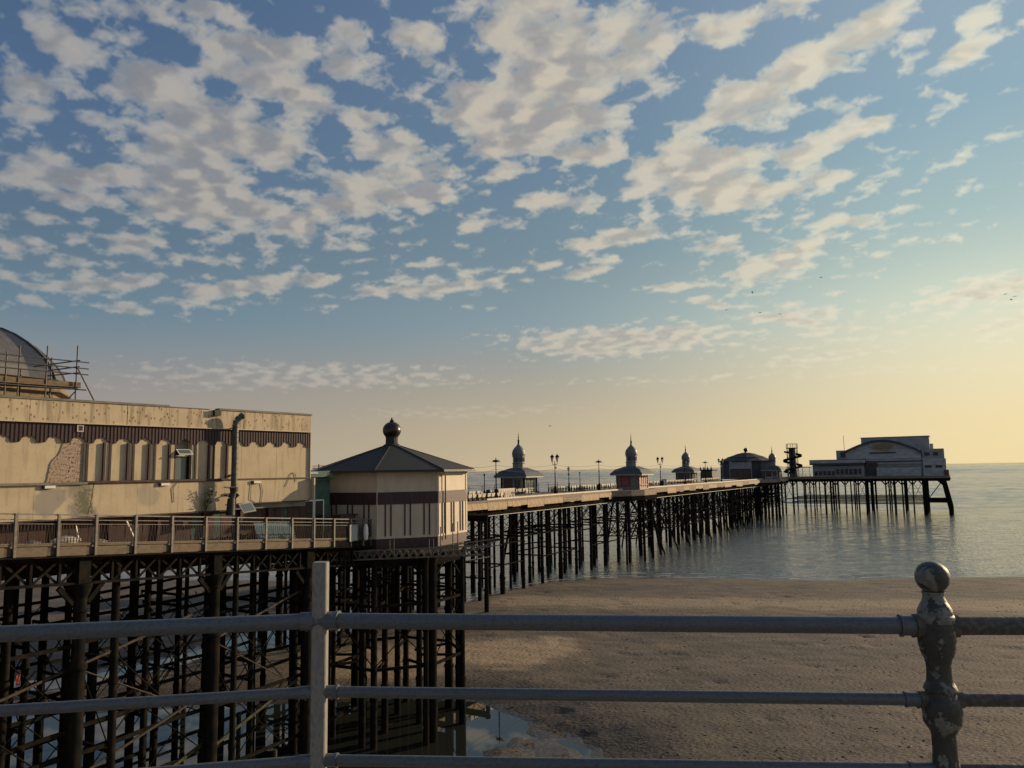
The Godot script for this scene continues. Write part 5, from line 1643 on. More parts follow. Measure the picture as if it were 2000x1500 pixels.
# ------------------------------------------------------------------ the spiral slide
func helter_skelter() -> void:
	var p := thing("spiral_slide_tower", "tall lattice tower with a spiral slide winding round it, left of the theatre", "slide", pier_frame(303.0, -53.5, DECK))
	var h := 12.3
	for k in 6:
		var a := TAU * k / 6.0
		rod(p, "tower_post", Vector3(cos(a) * 2.1, 0, sin(a) * 2.1), Vector3(cos(a) * 1.95, h, sin(a) * 1.95), 0.09, M.iron_far)
		for y in [2.4, 4.8, 7.2, 9.6, 10.8, h]:
			var a2 := TAU * (k + 1) / 6.0
			bar(p, "tower_ring", Vector3(cos(a) * 2.0, y, sin(a) * 2.0), Vector3(cos(a2) * 2.0, y, sin(a2) * 2.0), 0.07, 0.1, M.iron_far)
		if k % 2 == 0:
			var a3 := TAU * (k + 1) / 6.0
			for y in [0.0, 4.8]:
				rod(p, "tower_brace", Vector3(cos(a) * 2.0, y, sin(a) * 2.0), Vector3(cos(a3) * 2.0, y + 4.8, sin(a3) * 2.0), 0.06, M.iron_far)
	var b := MB.new()
	b.lathe([Vector2(1.35, 0), Vector2(1.2, 10.6), Vector2(0, 10.6)], 10, Transform3D(), true)
	part(p, "tower_core", b.done(), M.hall_wall)
	b = MB.new()
	b.lathe([Vector2(2.1, 10.55), Vector2(2.1, 10.75), Vector2(0, 10.75)], 12)
	part(p, "top_platform", b.done(), M.iron_far)
	for k in 10:
		var a := TAU * k / 10.0
		rod(p, "top_railing", Vector3(cos(a) * 2.05, 10.7, sin(a) * 2.05), Vector3(cos(a) * 2.05, h, sin(a) * 2.05), 0.04, M.iron_far)
	# chute: floor and two sides swept down the spiral
	b = MB.new()
	var nseg := 64
	for k in nseg:
		var t0 := float(k) / nseg
		var t1 := float(k + 1) / nseg
		var q := []
		for t in [t0, t1]:
			var a: float = -1.2 + t * TAU * 2.1
			var y: float = lerpf(9.2, 1.2, t)
			var o := Vector3(cos(a), 0, sin(a))
			q.append([o * 2.3 + Vector3(0, y + 0.55, 0), o * 2.3 + Vector3(0, y, 0), o * 3.3 + Vector3(0, y, 0), o * 3.3 + Vector3(0, y + 0.6, 0), o * 3.38 + Vector3(0, y + 0.6, 0), o * 3.38 + Vector3(0, y - 0.1, 0), o * 2.25 + Vector3(0, y - 0.1, 0)])
		for j in 6:
			b.quad(q[0][j], q[0][j + 1], q[1][j + 1], q[1][j], [Vector3.UP, Vector3.UP, -q[0][2], Vector3.UP, q[0][2], Vector3.DOWN][j])
	part(p, "slide_chute", b.done(), M.iron_far)

# ------------------------------------------------------------------ lamps and posts along the deck
func lamp_post(b: MB, h: float) -> void:
	b.lathe([Vector2(0, 0), Vector2(0.26, 0), Vector2(0.26, 0.5), Vector2(0.17, 0.62), Vector2(0.14, 1.2), Vector2(0.17, 1.3), Vector2(0.09, 1.45), Vector2(0.07, h * 0.6), Vector2(0.11, h * 0.62), Vector2(0.06, h * 0.65), Vector2(0.05, h), Vector2(0, h)], 10)

func twin_lamp(label: String, u: float) -> void:
	var p := thing("twin_lantern_lamp", label, "street lamp", pier_frame(u, -54.1, DECK).rotated_local(Vector3.UP, deg_to_rad(62)), "twin lantern lamps on the pier")
	var b := MB.new()
	lamp_post(b, 5.2)
	part(p, "post", b.done(), M.iron_far)
	for s in [-1, 1]:
		var pts := [Vector3(0, 4.8, 0), Vector3(s * 0.3, 4.62, 0), Vector3(s * 0.62, 4.72, 0), Vector3(s * 0.68, 5.05, 0)]
		for k in 3:
			rod(p, "arm", pts[k], pts[k + 1], 0.035, M.iron_far)
		var g := MB.new()
		g.lathe([Vector2(0.1, 5.05), Vector2(0.2, 5.5), Vector2(0.24, 5.75), Vector2(0.24, 5.8)], 6, Transform3D(Basis(), Vector3(s * 0.68, 0, 0)), false)
		var ln := part(p, "lantern", g.done(), M.lantern_glass)
		g = MB.new()
		g.lathe([Vector2(0.33, 5.78), Vector2(0.3, 5.9), Vector2(0.14, 6.12), Vector2(0.05, 6.2), Vector2(0.04, 6.32), Vector2(0, 6.36)], 6, Transform3D(Basis(), Vector3(s * 0.68, 0, 0)), false)
		part(ln, "lantern_cap", g.done(), M.iron_far)
	bx(p, "flood_light", Vector3(0.1, 4.2, 0.2), Vector3(0.34, 0.3, 0.2), M.flood_white)

func flood_mast(label: String, u: float, v := -54.0, y := DECK, h := 5.6) -> void:
	var p := thing("flood_light_mast", label, "light mast", pier_frame(u, v, y).rotated_local(Vector3.UP, deg_to_rad(60)), "masts with crossed arms and floodlights")
	var b := MB.new()
	lamp_post(b, h)
	part(p, "post", b.done(), M.iron_far)
	for k in 2:
		bar(p, "cross_arm", Vector3(-1.15, h - 0.55, -0.12 + 0.24 * k), Vector3(1.15, h - 0.5, 0.12 - 0.24 * k), 0.04, 0.05, M.iron_far)
	var f := bx(p, "flood_light", Vector3(-0.14, h - 0.45, 0.24), Vector3(0.42, 0.3, 0.2), M.flood_white)
	part(f, "bracket", BOX, M.black_paint, Transform3D(Basis().scaled(Vector3(0.5, 1.2, 1.2)), Vector3(0.75, 0, -0.5)))
	bx(p, "flood_light", Vector3(0.26, h - 0.45, -0.1), Vector3(0.3, 0.28, 0.3), M.black_paint)

func lamps() -> void:
	twin_lamp("twin lantern lamp post standing between the first kiosk and the crossed-arm mast beyond it", 107.0)
	twin_lamp("twin lantern lamp post just seaward of the red-shuttered kiosk", 155.9)
	twin_lamp("twin lantern lamp post in front of the left end of the dark round hall", 203.8)
	flood_mast("crossed-arm floodlight mast left of the first white kiosk", 89.2)
	flood_mast("crossed-arm floodlight mast just left of the red-shuttered kiosk", 123.7)
	flood_mast("small distant crossed-arm mast left of the kiosk by the round hall", 172.3)
	flood_mast("crossed-arm mast standing over the third kiosk's shore side", 189.0)
	var p := thing("single_lantern_lamp", "slim lamp post with one lantern on the far edge of the pier", "street lamp", pier_frame(128.0, -61.9, DECK))
	var b := MB.new()
	lamp_post(b, 3.6)
	part(p, "post", b.done(), M.iron_far)
	b = MB.new()
	b.lathe([Vector2(0.12, 3.6), Vector2(0.26, 4.0), Vector2(0.28, 4.1), Vector2(0.3, 4.12), Vector2(0.1, 4.4), Vector2(0, 4.5)], 6, Transform3D(), false)
	part(p, "lantern", b.done(), M.lantern_glass)
	bx(p, "speaker_box", Vector3(0.15, 3.0, 0), Vector3(0.3, 0.45, 0.3), M.black_paint)
	for q in [["plain dark post on the far edge, left of the first mast", 99.0], ["plain dark post on the far edge, right of the single lantern lamp", 133.0]]:
		p = thing("deck_post", q[0], "post", pier_frame(q[1], -62.0, DECK), "plain posts on the far edge")
		b = MB.new()
		b.lathe([Vector2(0, 0), Vector2(0.16, 0), Vector2(0.14, 0.9), Vector2(0.07, 1.0), Vector2(0.06, 3.1), Vector2(0, 3.1)], 8)
		part(p, "shaft", b.done(), M.iron_far)
		b = MB.new()
		b.lathe([Vector2(0.06, 3.1), Vector2(0.13, 3.16), Vector2(0.13, 3.4), Vector2(0, 3.46)], 8)
		part(p, "cap", b.done(), M.iron_far)
	# the cable that hangs from mast to mast
	b = MB.new()
	var ends := [80.5, 89.2, 107.0, 123.7, 139.5, 155.9, 172.3, 189.0, 203.8]
	for k in ends.size() - 1:
		for w in 2:
			for j in 6:
				var t0 := j / 6.0
				var t1 := (j + 1) / 6.0
				var sag := 0.32 + 0.12 * w
				b.tube(Vector3(lerpf(ends[k], ends[k + 1], t0) - 80.5, 4.6 - 0.55 * w - sag * 4.0 * t0 * (1.0 - t0), 0), Vector3(lerpf(ends[k], ends[k + 1], t1) - 80.5, 4.6 - 0.55 * w - sag * 4.0 * t1 * (1.0 - t1), 0), 0.018, 0.018, 4)
	solo("overhead_cable", b.done(), M.cable, "pair of thin cables sagging from mast to mast along the pier", "cable", pier_frame(80.5, -54.05, DECK))

# ------------------------------------------------------------------ benches, tables and bits on the deck
func make_bench() -> Node3D:
	var p := thing("bench", "cream slatted bench in the long row on the far edge of the pier", "bench", pier_frame(84.0, -61.75, DECK), "benches along the far edge of the pier")
	for k in 3:
		bx(p, "seat_slat", Vector3(0, 0.44, -0.16 + k * 0.16), Vector3(2.1, 0.04, 0.14), M.bench_paint)
	for k in 3:
		bx(p, "back_slat", Vector3(0, 0.56 + k * 0.14, -0.3 - 0.02 * k), Vector3(2.1, 0.11, 0.035), M.bench_paint)
	for s in [-1, 0, 1]:
		var b := MB.new()
		b.prism(PackedVector2Array([Vector2(-0.34, 0), Vector2(-0.26, 0), Vector2(-0.22, 0.4), Vector2(0.18, 0.4), Vector2(0.2, 0), Vector2(0.28, 0), Vector2(0.26, 0.62), Vector2(0.2, 0.66), Vector2(0.18, 0.46), Vector2(-0.22, 0.46), Vector2(-0.33, 0.92), Vector2(-0.4, 0.9)]), -0.03, 0.03, Transform3D(Basis(Vector3(0, 0, 1), Vector3.UP, Vector3(-1, 0, 0)), Vector3(s * 1.0, 0, 0)))
		part(p, "end_frame", b.done(), M.iron_far)
	return p

func make_table(label: String, u: float, v: float, turn: float) -> Node3D:
	var p := thing("picnic_table", label, "picnic table", pier_frame(u, v, DECK).rotated_local(Vector3.UP, turn), "dark picnic tables on the pier deck")
	for k in 4:
		bx(p, "top_plank", Vector3(0, 0.74, -0.27 + k * 0.18), Vector3(1.7, 0.05, 0.165), M.table_wood)
	for s in [-1, 1]:
		bx(p, "seat", Vector3(0, 0.44, s * 0.7), Vector3(1.7, 0.05, 0.26), M.table_wood)
		for e in [-1, 1]:
			bar(p, "leg", Vector3(e * 0.6, 0, s * 0.62), Vector3(e * 0.6, 0.72, s * 0.22), 0.08, 0.06, M.table_wood)
		bar(p, "cross_bar", Vector3(s * 0.6, 0.4, -0.78), Vector3(s * 0.6, 0.4, 0.78), 0.07, 0.09, M.table_wood)
	return p

func benches_and_tables() -> void:
	rng_seed(107)
	var far := "cream slatted bench in the long row on the far edge of the pier"
	var first := make_bench()
	var u := 86.4
	while u < 236.0:
		var skip := absf(u - 116.0) < 3.4 or absf(u - 210.0) < 3.4 or u > 231.0
		if not skip:
			copy(first, pier_frame(u, -61.75, DECK), far, "benches along the far edge of the pier")
		u += 2.32
	# near-side benches by the octagonal pavilion
	for k in 4:
		copy(first, pier_frame(83.2 + k * 2.3, -54.25, DECK).rotated_local(Vector3.UP, PI), "cream bench on the pier's near edge, %s" % ["nearest the octagonal pavilion", "second from the octagonal pavilion", "third from the octagonal pavilion", "fourth from the octagonal pavilion"][k], "near-edge benches by the pavilion")
	var spots := [[99.5, -58.4, .2], [110.5, -59.6, .5], [113.8, -57.2, -.3], [119.4, -60.2, .1], [121.0, -56.6, .4], [126.5, -58.8, .9], [130.0, -60.0, -.2], [134.0, -57.0, .3], [146.5, -58.5, .2], [150.5, -59.5, .6], [158.5, -57.4, -.2], [163.0, -59.2, .4], [168.5, -57.6, .1], [176.0, -58.9, .5], [183.0, -57.0, -.4], [191.0, -59.0, .2]]
	var t0: Node3D
	for i in spots.size():
		var q: Array = spots[i]
		if i == 0:
			t0 = make_table("dark wooden picnic table standing loose on the pier deck", q[0], q[1], q[2])
		else:
			copy(t0, pier_frame(q[0], q[1], DECK).rotated_local(Vector3.UP, q[2]), "dark wooden picnic table standing loose on the pier deck", "dark picnic tables on the pier deck")
	# an orange-brown stall counter, black bins, planters and a white leaning board
	var c := thing("stall_counter", "orange-brown timber counter on the deck next to the octagonal pavilion", "counter", pier_frame(86.0, -59.3, DECK))
	bx(c, "top", Vector3(0, 1.02, 0), Vector3(6.4, 0.08, 0.9), M.orange_wood)
	for k in 5:
		bx(c, "front_panel", Vector3(-2.55 + k * 1.27, 0.5, 0.34), Vector3(1.2, 0.96, 0.06), M.orange_wood)
	c = thing("long_counter", "cream slatted long counter standing in front of the first kiosk", "counter", pier_frame(97.4, -57.6, DECK))
	bx(c, "top", Vector3(0, 1.2, 0), Vector3(5.2, 0.1, 0.7), M.bench_paint)
	for k in 9:
		bx(c, "front_slat", Vector3(-2.3 + k * 0.57, 0.6, 0.3), Vector3(0.34, 1.15, 0.05), M.bench_paint)
	for q in [[89.8, -55.6, "round black bin beside the near benches, left of the first mast"], [92.6, -56.0, "round black bin beside the near benches, right of the first mast"], [125.0, -54.6, "tall dark bin at the foot of the mast by the red-shuttered kiosk"], [158.0, -54.4, "dark bin beside the white leaning board"]]:
		c = thing("litter_bin", q[2], "bin", pier_frame(q[0], q[1], DECK), "bins on the pier deck")
		var b := MB.new()
		b.lathe([Vector2(0, 0), Vector2(0.32, 0), Vector2(0.36, 0.9), Vector2(0.4, 0.92), Vector2(0.4, 1.0), Vector2(0.3, 1.04)], 14)
		part(c, "body", b.done(), M.black_paint)
		b = MB.new()
		b.lathe([Vector2(0.38, 1.04), Vector2(0.36, 1.16), Vector2(0.2, 1.3), Vector2(0, 1.34)], 14)
		part(c, "lid", b.done(), M.black_paint)
	c = thing("leaning_board", "plain white board leaning on the deck beyond the red-shuttered kiosk", "board", pier_frame(160.3, -54.6, DECK))
	bar(c, "panel", Vector3(-0.35, 0, 0), Vector3(-0.75, 1.6, 0), 1.1, 0.05, M.white_gloss)
	bar(c, "prop", Vector3(-1.4, 0, 0), Vector3(-0.8, 1.5, 0), 0.06, 0.06, M.white_gloss)
	c = thing("fold_frame", "small white folding frame on the near edge beside the first kiosk", "frame", pier_frame(94.2, -54.3, DECK))
	for s in [-1, 1]:
		bar(c, "leg", Vector3(s * 0.6, 0, 0.25), Vector3(s * 0.1, 0.95, 0), 0.06, 0.06, M.bench_paint)
		bar(c, "leg", Vector3(s * 0.6, 0, -0.25), Vector3(s * 0.1, 0.95, 0), 0.06, 0.06, M.bench_paint)
	bar(c, "cross_bar", Vector3(-0.12, 0.95, 0), Vector3(0.12, 0.95, 0), 0.08, 0.06, M.bench_paint)
	# far-edge railing near the first kiosk
	c = thing("far_railing", "thin dark railing on the pier's far edge behind the first kiosk", "railing", pier_frame(84.0, -62.05, DECK))
	for k in 12:
		bar(c, "rail_post", Vector3(k * 3.6, 0, 0), Vector3(k * 3.6, 1.75, 0), 0.06, 0.06, M.iron_far)
	for y in [1.3, 1.72]:
		bar(c, "rail", Vector3(0, y, 0), Vector3(39.6, y, 0), 0.035, 0.035, M.iron_far)

# ------------------------------------------------------------------ dome and scaffold on the roof of the entrance building
func roof_works() -> void:
	var p := thing("roof_dome", "grey ribbed sheet-metal dome rising behind the entrance building's parapet", "dome", Transform3D(Basis(), Vector3(-31.5, EYE + 3.4, -45.0)))
	var prof := [Vector2(4.6, 2.37), Vector2(4.35, 3.0), Vector2(3.95, 3.6), Vector2(3.4, 4.15), Vector2(2.75, 4.68), Vector2(2.0, 5.15), Vector2(1.2, 5.5), Vector2(0.4, 5.7), Vector2(0.0, 5.74)]
	var turn := deg_to_rad(1.0)
	for k in 8:
		var t0 := turn + TAU * k / 8.0
		var t1 := turn + TAU * (k + 1) / 8.0
		var c0 := Vector3(cos(t0), 0, sin(t0))
		var c1 := Vector3(cos(t1), 0, sin(t1))
		var b := MB.new()
		var d := MB.new()
		for j in prof.size() - 1:
			var q0: Vector2 = prof[j]
			var q1: Vector2 = prof[j + 1]
			var m := c0.lerp(c1, 0.45)
			var o := (c0 + c1).normalized() + Vector3(0, 0.8, 0)
			b.quad(m * q0.x + Vector3(0, q0.y, 0), c1 * q0.x + Vector3(0, q0.y, 0), c1 * q1.x + Vector3(0, q1.y, 0), m * q1.x + Vector3(0, q1.y, 0), o)
			d.quad(c0 * q0.x + Vector3(0, q0.y, 0), m * q0.x + Vector3(0, q0.y, 0), m * q1.x + Vector3(0, q1.y, 0), c0 * q1.x + Vector3(0, q1.y, 0), o)
		part(p, "dome_panel", b.done(), M.dome_sheet)
		part(p, "dome_panel", d.done(), M.dome_shade if k < 4 else M.dome_sheet)  # shade painted as a dark strip beside four of the hips
		var rb := MB.new()
		for j in prof.size() - 1:
			var q0: Vector2 = prof[j]
			var q1: Vector2 = prof[j + 1]
			rb.bar(c0 * (q0.x + 0.03) + Vector3(0, q0.y, 0), c0 * (q1.x + 0.03) + Vector3(0, q1.y + 0.01, 0), 0.14, 0.1)
		part(p, "rib", rb.done(), M.dome_sheet)
	var dr := MB.new()
	dr.lathe([Vector2(4.5, 0.0), Vector2(4.5, 1.5), Vector2(4.95, 1.62), Vector2(4.95, 1.8), Vector2(4.55, 1.85), Vector2(4.55, 2.3), Vector2(4.75, 2.36), Vector2(4.6, 2.4)], 8, Transform3D(), false, turn)
	part(p, "drum", dr.done(), M.scaffold_board)
	# scaffold round it, in the building's own directions: local x along the wall, z out of it
	var s := thing("roof_scaffold", "tube and board scaffold with sloping stays on the roof in front of the grey dome", "scaffold", frame(HALL_AZ, HALL_AT))
	var base := hy(3.48)
	for q in [[-17.6, 6.3, -3], [-16.4, 5.6, -4.3], [-15.37, 5.31, -4.2], [-15.22, 5.97, -3], [-14.68, 6.32, -3], [-14.15, 5.35, -4.2], [-13.47, 6.44, -3], [-12.78, 6.06, -4.2], [-12.08, 6.62, -3]]:
		rod(s, "upright", Vector3(q[0], base, q[2]), Vector3(q[0], hy(q[1]), q[2]), 0.035, M.scaffold)
	for h in [5.82, 5.5, 5.2]:
		rod(s, "ledger", Vector3(-19.0, hy(h), -2.95), Vector3(-11.53, hy(h - 0.02), -2.95), 0.03, M.scaffold)
	for q in [[-13.5, 5.55, -11.97, 5.87], [-12.85, 5.4, -11.97, 5.56], [-12.95, 5.12, -12.0, 5.24]]:
		rod(s, "transom", Vector3(q[0], hy(q[1]), -4.4), Vector3(q[2], hy(q[3]), -2.9), 0.032, M.scaffold)
	rod(s, "ledger", Vector3(-19.0, hy(4.42), -2.95), Vector3(-11.6, hy(4.4), -2.95), 0.035, M.scaffold)
	rod(s, "ledger", Vector3(-19.0, hy(4.4), -4.25), Vector3(-11.5, hy(4.55), -4.25), 0.035, M.scaffold)
	for k in 5:
		bx(s, "board", Vector3(-15.4, hy(4.52), -3.05 - 0.26 * k), Vector3(7.1, 0.045, 0.24), M.scaffold_board)
	bx(s, "toe_board", Vector3(-15.4, hy(4.66), -3.02), Vector3(7.1, 0.22, 0.04), M.scaffold_board)
	rod(s, "stay", Vector3(-12.15, hy(5.6), -2.9), Vector3(-11.15, base, -2.6), 0.035, M.scaffold)
	rod(s, "stay", Vector3(-12.1, hy(4.3), -3.0), Vector3(-12.6, base, -3.4), 0.03, M.scaffold)
	rod(s, "stay", Vector3(-12.9, hy(4.3), -4.2), Vector3(-12.55, base, -4.0), 0.03, M.scaffold)
	rod(s, "stay", Vector3(-15.3, hy(4.3), -4.2), Vector3(-14.9, base, -4.0), 0.03, M.scaffold)

# ------------------------------------------------------------------ things fixed to the long wall
func wall_fittings() -> void:
	var f := thing("flue_pipe", "tall ribbed grey flue pipe with bent top rising up the cream wall", "pipe", frame(HALL_AZ, HALL_AT + Vector3(0, EYE, 0)) * Transform3D(Basis(), Vector3(-5.33, 0, 0.5)))
	var b := MB.new()
	var pts := [Vector3(0, -0.6, 0), Vector3(0, 2.75, 0), Vector3(0.04, 2.95, 0.03), Vector3(0.16, 3.12, 0.1), Vector3(0.34, 3.24, 0.2)]
	for k in pts.size() - 1:
		b.tube(pts[k], pts[k + 1], 0.17, 0.17, 16)
	part(f, "pipe", b.done(), M.flue)
	for k in 12:
		b = MB.new()
		b.lathe([Vector2(0.168, 0), Vector2(0.182, 0.015), Vector2(0.168, 0.03)], 16, Transform3D(Basis(), Vector3(0, -0.5 + k * 0.28, 0)))
		part(f, "hoop", b.done(), M.flue)
	b = MB.new()
	b.tube(Vector3(0, -0.62, 0), Vector3(0, -0.86, 0), 0.23, 0.21, 14)
	part(f, "collar", b.done(), M.black_paint)
	b = MB.new()
	b.tube(Vector3(0, -0.86, 0), Vector3(-0.12, -1.2, -0.04), 0.17, 0.2, 12)
	b.tube(Vector3(-0.12, -1.2, -0.04), Vector3(-0.14, -2.1, -0.06), 0.2, 0.24, 12)
	b.tube(Vector3(-0.12, -1.3, -0.04), Vector3(0.2, -1.0, 0.1), 0.1, 0.1, 10)
	part(f, "lower_duct", b.done(), M.black_paint)
	for y in [2.55, 0.0, -1.0]:
		rod(f, "wall_bracket", Vector3(0, y, -0.1), Vector3(0, y, -0.52), 0.03, M.black_paint)
		bx(f, "wall_bracket", Vector3(-0.05, y, -0.44), Vector3(0.42, 0.12, 0.05), M.black_paint)
	for q in [[-0.3, -0.95], [-0.32, -0.6], [0.2, -1.0]]:
		rod(f, "side_pipe", Vector3(q[0] - 0.16, q[1], -0.2), Vector3(q[0] + 0.2, q[1] - 0.05, -0.1), 0.045, M.pvc)
	var wx := frame(HALL_AZ, HALL_AT + Vector3(0, EYE, 0))
	for q in [[-14.3, "small white bulkhead lamp under the sill near the bare rough patch"], [-8.95, "small white bulkhead lamp under the sill below the maroon laths"], [-3.62, "small white bulkhead lamp right of the flue, with loose wires hanging"]]:
		var l := thing("wall_lamp", q[1], "wall lamp", wx * Transform3D(Basis(), Vector3(q[0], -0.38, 0.0)), "white wall lamps in a row under the sill")
		bx(l, "body", Vector3(0, 0, 0.07), Vector3(0.44, 0.12, 0.13), M.white_gloss)
		bx(l, "bracket", Vector3(-0.26, 0.0, 0.05), Vector3(0.09, 0.16, 0.1), M.black_paint)
	var v := thing("vent_cover", "small square cream vent cover on the maroon valance", "vent", wx * Transform3D(Basis(), Vector3(-13.13, 2.28, 0.09)))
	for e in [-1, 1]:
		bx(v, "frame", Vector3(e * 0.12, 0, 0), Vector3(0.05, 0.32, 0.05), M.pale_cream)
		bx(v, "frame", Vector3(0, e * 0.14, 0), Vector3(0.28, 0.05, 0.048), M.pale_cream)
	for k in 3:
		bx(v, "louvre", Vector3(0, -0.08 + k * 0.08, 0), Vector3(0.2, 0.03, 0.03), M.lead)
	# loose cables
	b = MB.new()
	for q in [[-3.95, -0.4, -4.0, -1.3, -3.7, -1.5], [-3.35, -0.42, -3.2, -0.9, -3.3, -1.5], [-1.7, -0.7, -1.35, 0.02, -1.2, 0.12], [-1.2, 0.12, -1.0, 0.0, -0.95, -0.42], [-8.3, -0.32, -8.5, -0.6, -8.42, -1.3]]:
		b.tube(Vector3(q[0], q[1], 0.03), Vector3(q[2], q[3], 0.04), 0.014, 0.014, 5)
		b.tube(Vector3(q[2], q[3], 0.04), Vector3(q[4], q[5], 0.03), 0.014, 0.014, 5)
	solo("loose_wiring", b.done(), M.cable, "thin loose wires drooping on the cream wall beside the flue", "wiring", wx)
	# weeds that grow out of the wall and along the walkway
	rng_seed(108)
	weed("straggling green weed rooted in the wall foot left of the flue", wx * Transform3D(Basis(), Vector3(-6.75, -2.0, 0.12)), 1.5, 0.55, 200)
	weed("low weed tuft on the walkway behind the railing under the bare patch", wx * Transform3D(Basis(), Vector3(-12.4, -3.9, 0.9)), 0.5, 0.4, 90)
	weed("thicker bush of weeds on the walkway in front of the teal boards", wx * Transform3D(Basis(), Vector3(-7.2, -4.2, 0.7)), 1.5, 0.7, 200)
	weed("thin dry weed at the walkway's edge right of the bush", wx * Transform3D(Basis(), Vector3(-5.2, -4.25, 0.8)), 0.7, 0.5, 90)

func weed(label: String, x: Transform3D, tall: float, wide: float, leaves: int) -> void:
	var p := thing("weed", label, "weed", x)
	var st := MB.new()
	var lf := MB.new()
	for k in 9:
		var a := rf(0, TAU)
		var tip := Vector3(cos(a) * wide * rf(0.3, 1.0), tall * rf(0.5, 1.0), absf(sin(a)) * wide * rf(0.2, 0.7))
		var mid := Vector3(tip.x * 0.35, tip.y * 0.55, tip.z * 0.4)
		st.tube(Vector3.ZERO, mid, 0.012, 0.01, 5)
		st.tube(mid, tip, 0.01, 0.004, 5)
		for j in leaves / 9:
			var t := rf(0.25, 1.05)
			var c := mid.lerp(tip, t * 2.0 - 1.0) if t > 0.5 else mid * t * 2.0
			c += Vector3(rf(-1, 1), rf(-1, 1), rf(-0.4, 1)) * 0.09
			var d := Vector3(rf(-1, 1), rf(-0.6, 0.8), rf(-1, 1)).normalized() * rf(0.06, 0.13)
			var e := d.cross(Vector3(rf(-1, 1), rf(-1, 1), rf(-1, 1))).normalized() * 0.03
			lf.quad(c, c + d * 0.5 + e, c + d, c + d * 0.5 - e, Vector3.UP)
	part(p, "stem", st.done(), M.stem)
	stuff(part(p, "leaves", lf.done(), M.leaf))

